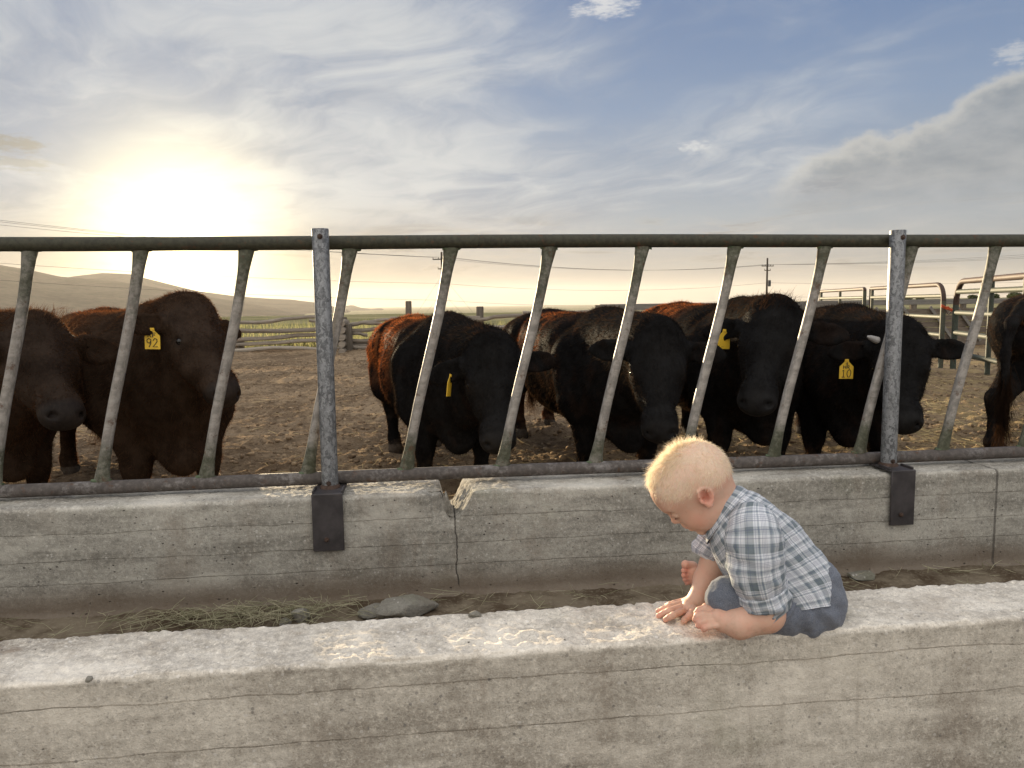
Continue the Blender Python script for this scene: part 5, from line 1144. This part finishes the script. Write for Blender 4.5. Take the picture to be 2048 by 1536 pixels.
def interp_rings(key, n_):
    key = np.asarray(key, float); t_ = np.linspace(0, len(key)-1, n_); i = np.clip(t_.astype(int), 0, len(key)-2); fr = (t_-i)[:, None]
    p0 = key[np.maximum(i-1, 0)]; p1 = key[i]; p2 = key[i+1]; p3 = key[np.minimum(i+2, len(key)-1)]
    return .5*((2*p1)+(-p0+p2)*fr+(2*p0-5*p1+4*p2-p3)*fr**2+(-p0+3*p1-3*p2+p3)*fr**3)
def cloth(name, rings, nu, mat, parent, fold, thick=.0022, uvoff=(0, 0), label=None):
    P, U_ = loft(rings, nu); nr_, nu_ = P.shape[:2]; flat = P.reshape(-1, 3); fc = grid_faces(nr_, nu_); N_ = vnormals(flat, fc)
    N_ = N_.reshape(P.shape); N_[:, 0] = N_[:, -1] = (N_[:, 0]+N_[:, -1]); N_ /= np.linalg.norm(N_, axis=2, keepdims=True)+1e-9
    ctr = P.mean(1, keepdims=True); sgn = np.sign(((P-ctr)*N_).sum()); N_ *= sgn
    P = P+N_*fold(P)[..., None]; inner = P-N_*thick
    vv = np.concatenate([P.reshape(-1, 3), inner.reshape(-1, 3)]); k_ = nr_*nu_; ff = [fc, fc[:, ::-1]+k_]
    for r_ in (0, nr_-1):
        i = np.arange(nu_-1)+r_*nu_; ff.append(np.stack([i, i+1, i+1+k_, i+k_], 1))
    o = mesh_obj(name, vv, np.concatenate(ff), mat, parent, uv=np.concatenate([U_.reshape(-1, 2)]*2)+np.array(uvoff))
    if label: o['label'] = label
    return o
TK = [ # front px,py  back px,py  half width in depth (px)
    (1424, 1062, 1474, 990, 38), (1424, 1072, 1492, 984, 52), (1426, 1088, 1514, 992, 70), (1434, 1110, 1545, 1012, 84), (1450, 1142, 1588, 1050, 90), (1472, 1172, 1624, 1090, 91), (1497, 1195, 1656, 1130, 95), (1525, 1210, 1672, 1166, 102), (1554, 1221, 1671, 1203, 106)]
RB = ray(1520, 1140); RB = RB/np.linalg.norm(RB)
tk = interp_rings(TK, 46); rings = []
for fx, fy, bx, by, hw in tk:
    a = bp(fx, fy); b = bp(bx, by); c_ = (a+b)/2; ax = (b-a)/2; ra = np.linalg.norm(ax); rings.append((c_, ax/ra, RB, ra, hw*PXM, .88))
def fold_t(P):
    d = fbm(P*V(30, 26, 30)@np.array([[.8, 0, .6], [0, 1, 0], [-.6, 0, .8]]).T*V(1, 1, .35), 3, seed=401); return .0085*d+.0030*fbm(P*75, 2, seed=405)+.003
shirt = cloth('shirt', rings, 90, M_plaid, boy, fold_t, label=None)
def sleeve(key, parent, nm, n_=26, yoff=(.3, .1)):
    kk = interp_rings(key, n_); pts = np.array([bp(a, b, c_) for a, b, c_, _ in kk]); rr = kk[:, 3]*PXM; rg_ = []
    for i in range(n_):
        t_ = pts[min(i+1, n_-1)]-pts[max(i-1, 0)]; t_ /= np.linalg.norm(t_); b_ = V(0, 1, 0)-t_*t_[1]; b_ /= np.linalg.norm(b_); a_ = np.cross(t_, b_); rg_.append((pts[i], a_, b_, rr[i], rr[i]*.96, 1.0))
    def fold_s(P): return .0080*fbm(P*V(30, 30, 75), 3, seed=411)*smoothstep(-.1, .5, np.linspace(0, 1, P.shape[0]))[:, None]+.002*fbm(P*80, 2, seed=415)
    o = cloth(nm, rg_, 64, M_plaid, parent, fold_s, uvoff=yoff); return pts, rg_, o
SK = [(1500, 1022, -.048, 24), (1503, 1038, -.066, 42), (1507, 1064, -.083, 49), (1510, 1100, -.091, 50), (1513, 1135, -.094, 49), (1520, 1165, -.095, 46), (1526, 1186, -.096, 43)]
pts, rg_, slv = sleeve(SK, shirt, 'sleeve')
CK = [(1523, 1178, -.096, 44.5), (1526, 1188, -.096, 46.5), (1530, 1200, -.096, 45.5), (1532, 1209, -.096, 43.5), (1532, 1210, -.096, 39)]
sleeve(CK, shirt, 'rolled_cuff', 14, (.11, .02))
SK2 = [(1462, 1040, .045, 26), (1452, 1060, .070, 36), (1440, 1080, .083, 37), (1426, 1098, .088, 35), (1421, 1104, .088, 34)]
sleeve(SK2, shirt, 'sleeve', 16, (.2, .3)); sleeve([(1428, 1092, .088, 36.5), (1422, 1100, .088, 37), (1417, 1108, .088, 36), (1417, 1108.5, .088, 31)], shirt, 'rolled_cuff', 10, (.03, .12))
# tab and button on the cuff
tb = MB(); a = bp(1556, 1176, -.128); tb.box(bp(1560, 1186, -.120), (.013, .004, .030), rot=np.array([[.86, 0, -.5], [0, 1, 0], [.5, 0, .86]]), bev=.001)
# collar: a band that stands round the neck and folds over
CKY = [(1418, 1066, 1474, 974, 45), (1412, 1072, 1478, 972, 49), (1412, 1078, 1488, 976, 54), (1414, 1088, 1500, 984, 62)]
ck = interp_rings(CKY, 12); rings = []
for fx, fy, bx, by, hw in ck:
    a = bp(fx, fy); b = bp(bx, by); c_ = (a+b)/2; ax = (b-a)/2; ra = np.linalg.norm(ax); rings.append((c_, ax/ra, RB, ra, hw*PXM, .95))
cloth('collar', rings, 72, M_plaid, shirt, lambda P: .0022*fbm(P*55, 2, seed=421)+.001, uvoff=(.02, .17))
# button placket down the front and dark buttons
pk = interp_rings(TK, 40)[6:26]; mb = MB(); pv = []
for fx, fy, bx, by, hw in pk:
    a = bp(fx, fy); b = bp(bx, by); d_ = (a-b)/np.linalg.norm(a-b); pv.append((a+d_*.0062, d_))
vs = []; 
for p_, d_ in pv: vs += [p_+V(0, -.030, 0)-d_*.004, p_+V(0, -.014, 0)+d_*.0005, p_+V(0, .004, 0)+d_*.001]
ff = [[i*3+j, i*3+j+1, (i+1)*3+j+1, (i+1)*3+j] for i in range(len(pv)-1) for j in (0, 1)]
M_but = simple('dark_button', (.05, .042, .04), .35)
pl = mesh_obj('placket', np.array(vs), np.array(ff), M_plaid, shirt, uv=np.array([[j*.015+.02, i*.004] for i in range(len(pv)) for j in range(3)]))
for i in (2, 8, 14):
    p_, d_ = pv[i]; MB().disc(p_+V(0, -.019, 0)-d_*.001, d_+V(0, -.5, 0), .0042, .0022, 12, .0006).build('button', M_but, shirt, smooth=True)
# shorts
S2 = Solid(0.003, np.minimum(bp(1400, 1300, .2), bp(1400, 1300, -.2))-V(.02, .05, .03), np.maximum(bp(1710, 1100, .2), bp(1710, 1100, -.2))+V(.02, .05, .03)); s2 = lambda a, b, r1, r2, k=10, cut=False: S2.cone(bp(*a), bp(*b), r1*PXM, r2*PXM, k*PXM, cut)
for dy in (-.04, .04): s2((1640, 1164, dy*.75), (1636, 1210, dy*.85), 40, 51, 14)
s2((1612, 1219, -.044), (1540, 1216, -.056), 52, 46, 14); s2((1540, 1212, -.060), (1458, 1193, -.052), 48, 37, 12); s2((1458, 1193, -.052), (1452, 1196, -.050), 38, 37, 6)
s2((1612, 1212, .05), (1478, 1182, .085), 52, 37, 14); s2((1478, 1182, .086), (1462, 1180, .098), 37, 33, 6)
v2, f2 = S2.mesh(); v2 = relax(v2, f2, 2, .5); n2_ = vnormals(v2, f2)
# folds radiate from the hip crease
fx_ = (v2-bp(1600, 1190, -.09))/PXM; ang = np.arctan2(fx_@_u, fx_@_r); rad = np.hypot(fx_@_u, fx_@_r)
v2 = v2+n2_*(.0030*np.sin(ang*11+.03*rad+2*fbm(v2*30, 2, seed=9))*np.exp(-((rad-60)/70)**2)+.0042*fbm(v2*V(40, 30, 22), 3, seed=431)+.0012*fbm(v2*120, 2, seed=433))[:, None]
m, n = material('grey_blue_jersey'); P = n.n('ShaderNodeTexCoord', out=3); a = n.noise(P, 520, 4, .7); b = n.noise(P, 30, 5, .65)
c = n.mix(n.ss(a, .35, .65), (.10, .112, .14), (.175, .19, .225)); c = n.mix(n.mul(n.ss(b, .45, .7), .3), c, (.16, .165, .18))
finish(n, bsdf(n, c, .9, 0, n.bump(n.add(n.mul(a, .6), b), .4, .0015), Specular_IOR_Level=.15, Sheen_Weight=.15)); M_short = m
mesh_obj('shorts', v2, f2, M_short, boy)
# ================================================================== evening haze
m, n = material('haze')
finish(n, volume=n.n('ShaderNodeVolumePrincipled', {'Color': (0.88, 0.85, 0.82, 1), 'Density': 2.8e-5, 'Anisotropy': 0.35}))
tag(MB().box((0, 6000, 150), (40000, 28000, 500)).build('haze', m, None, origin=(0, 6000, -100)), kind='stuff')
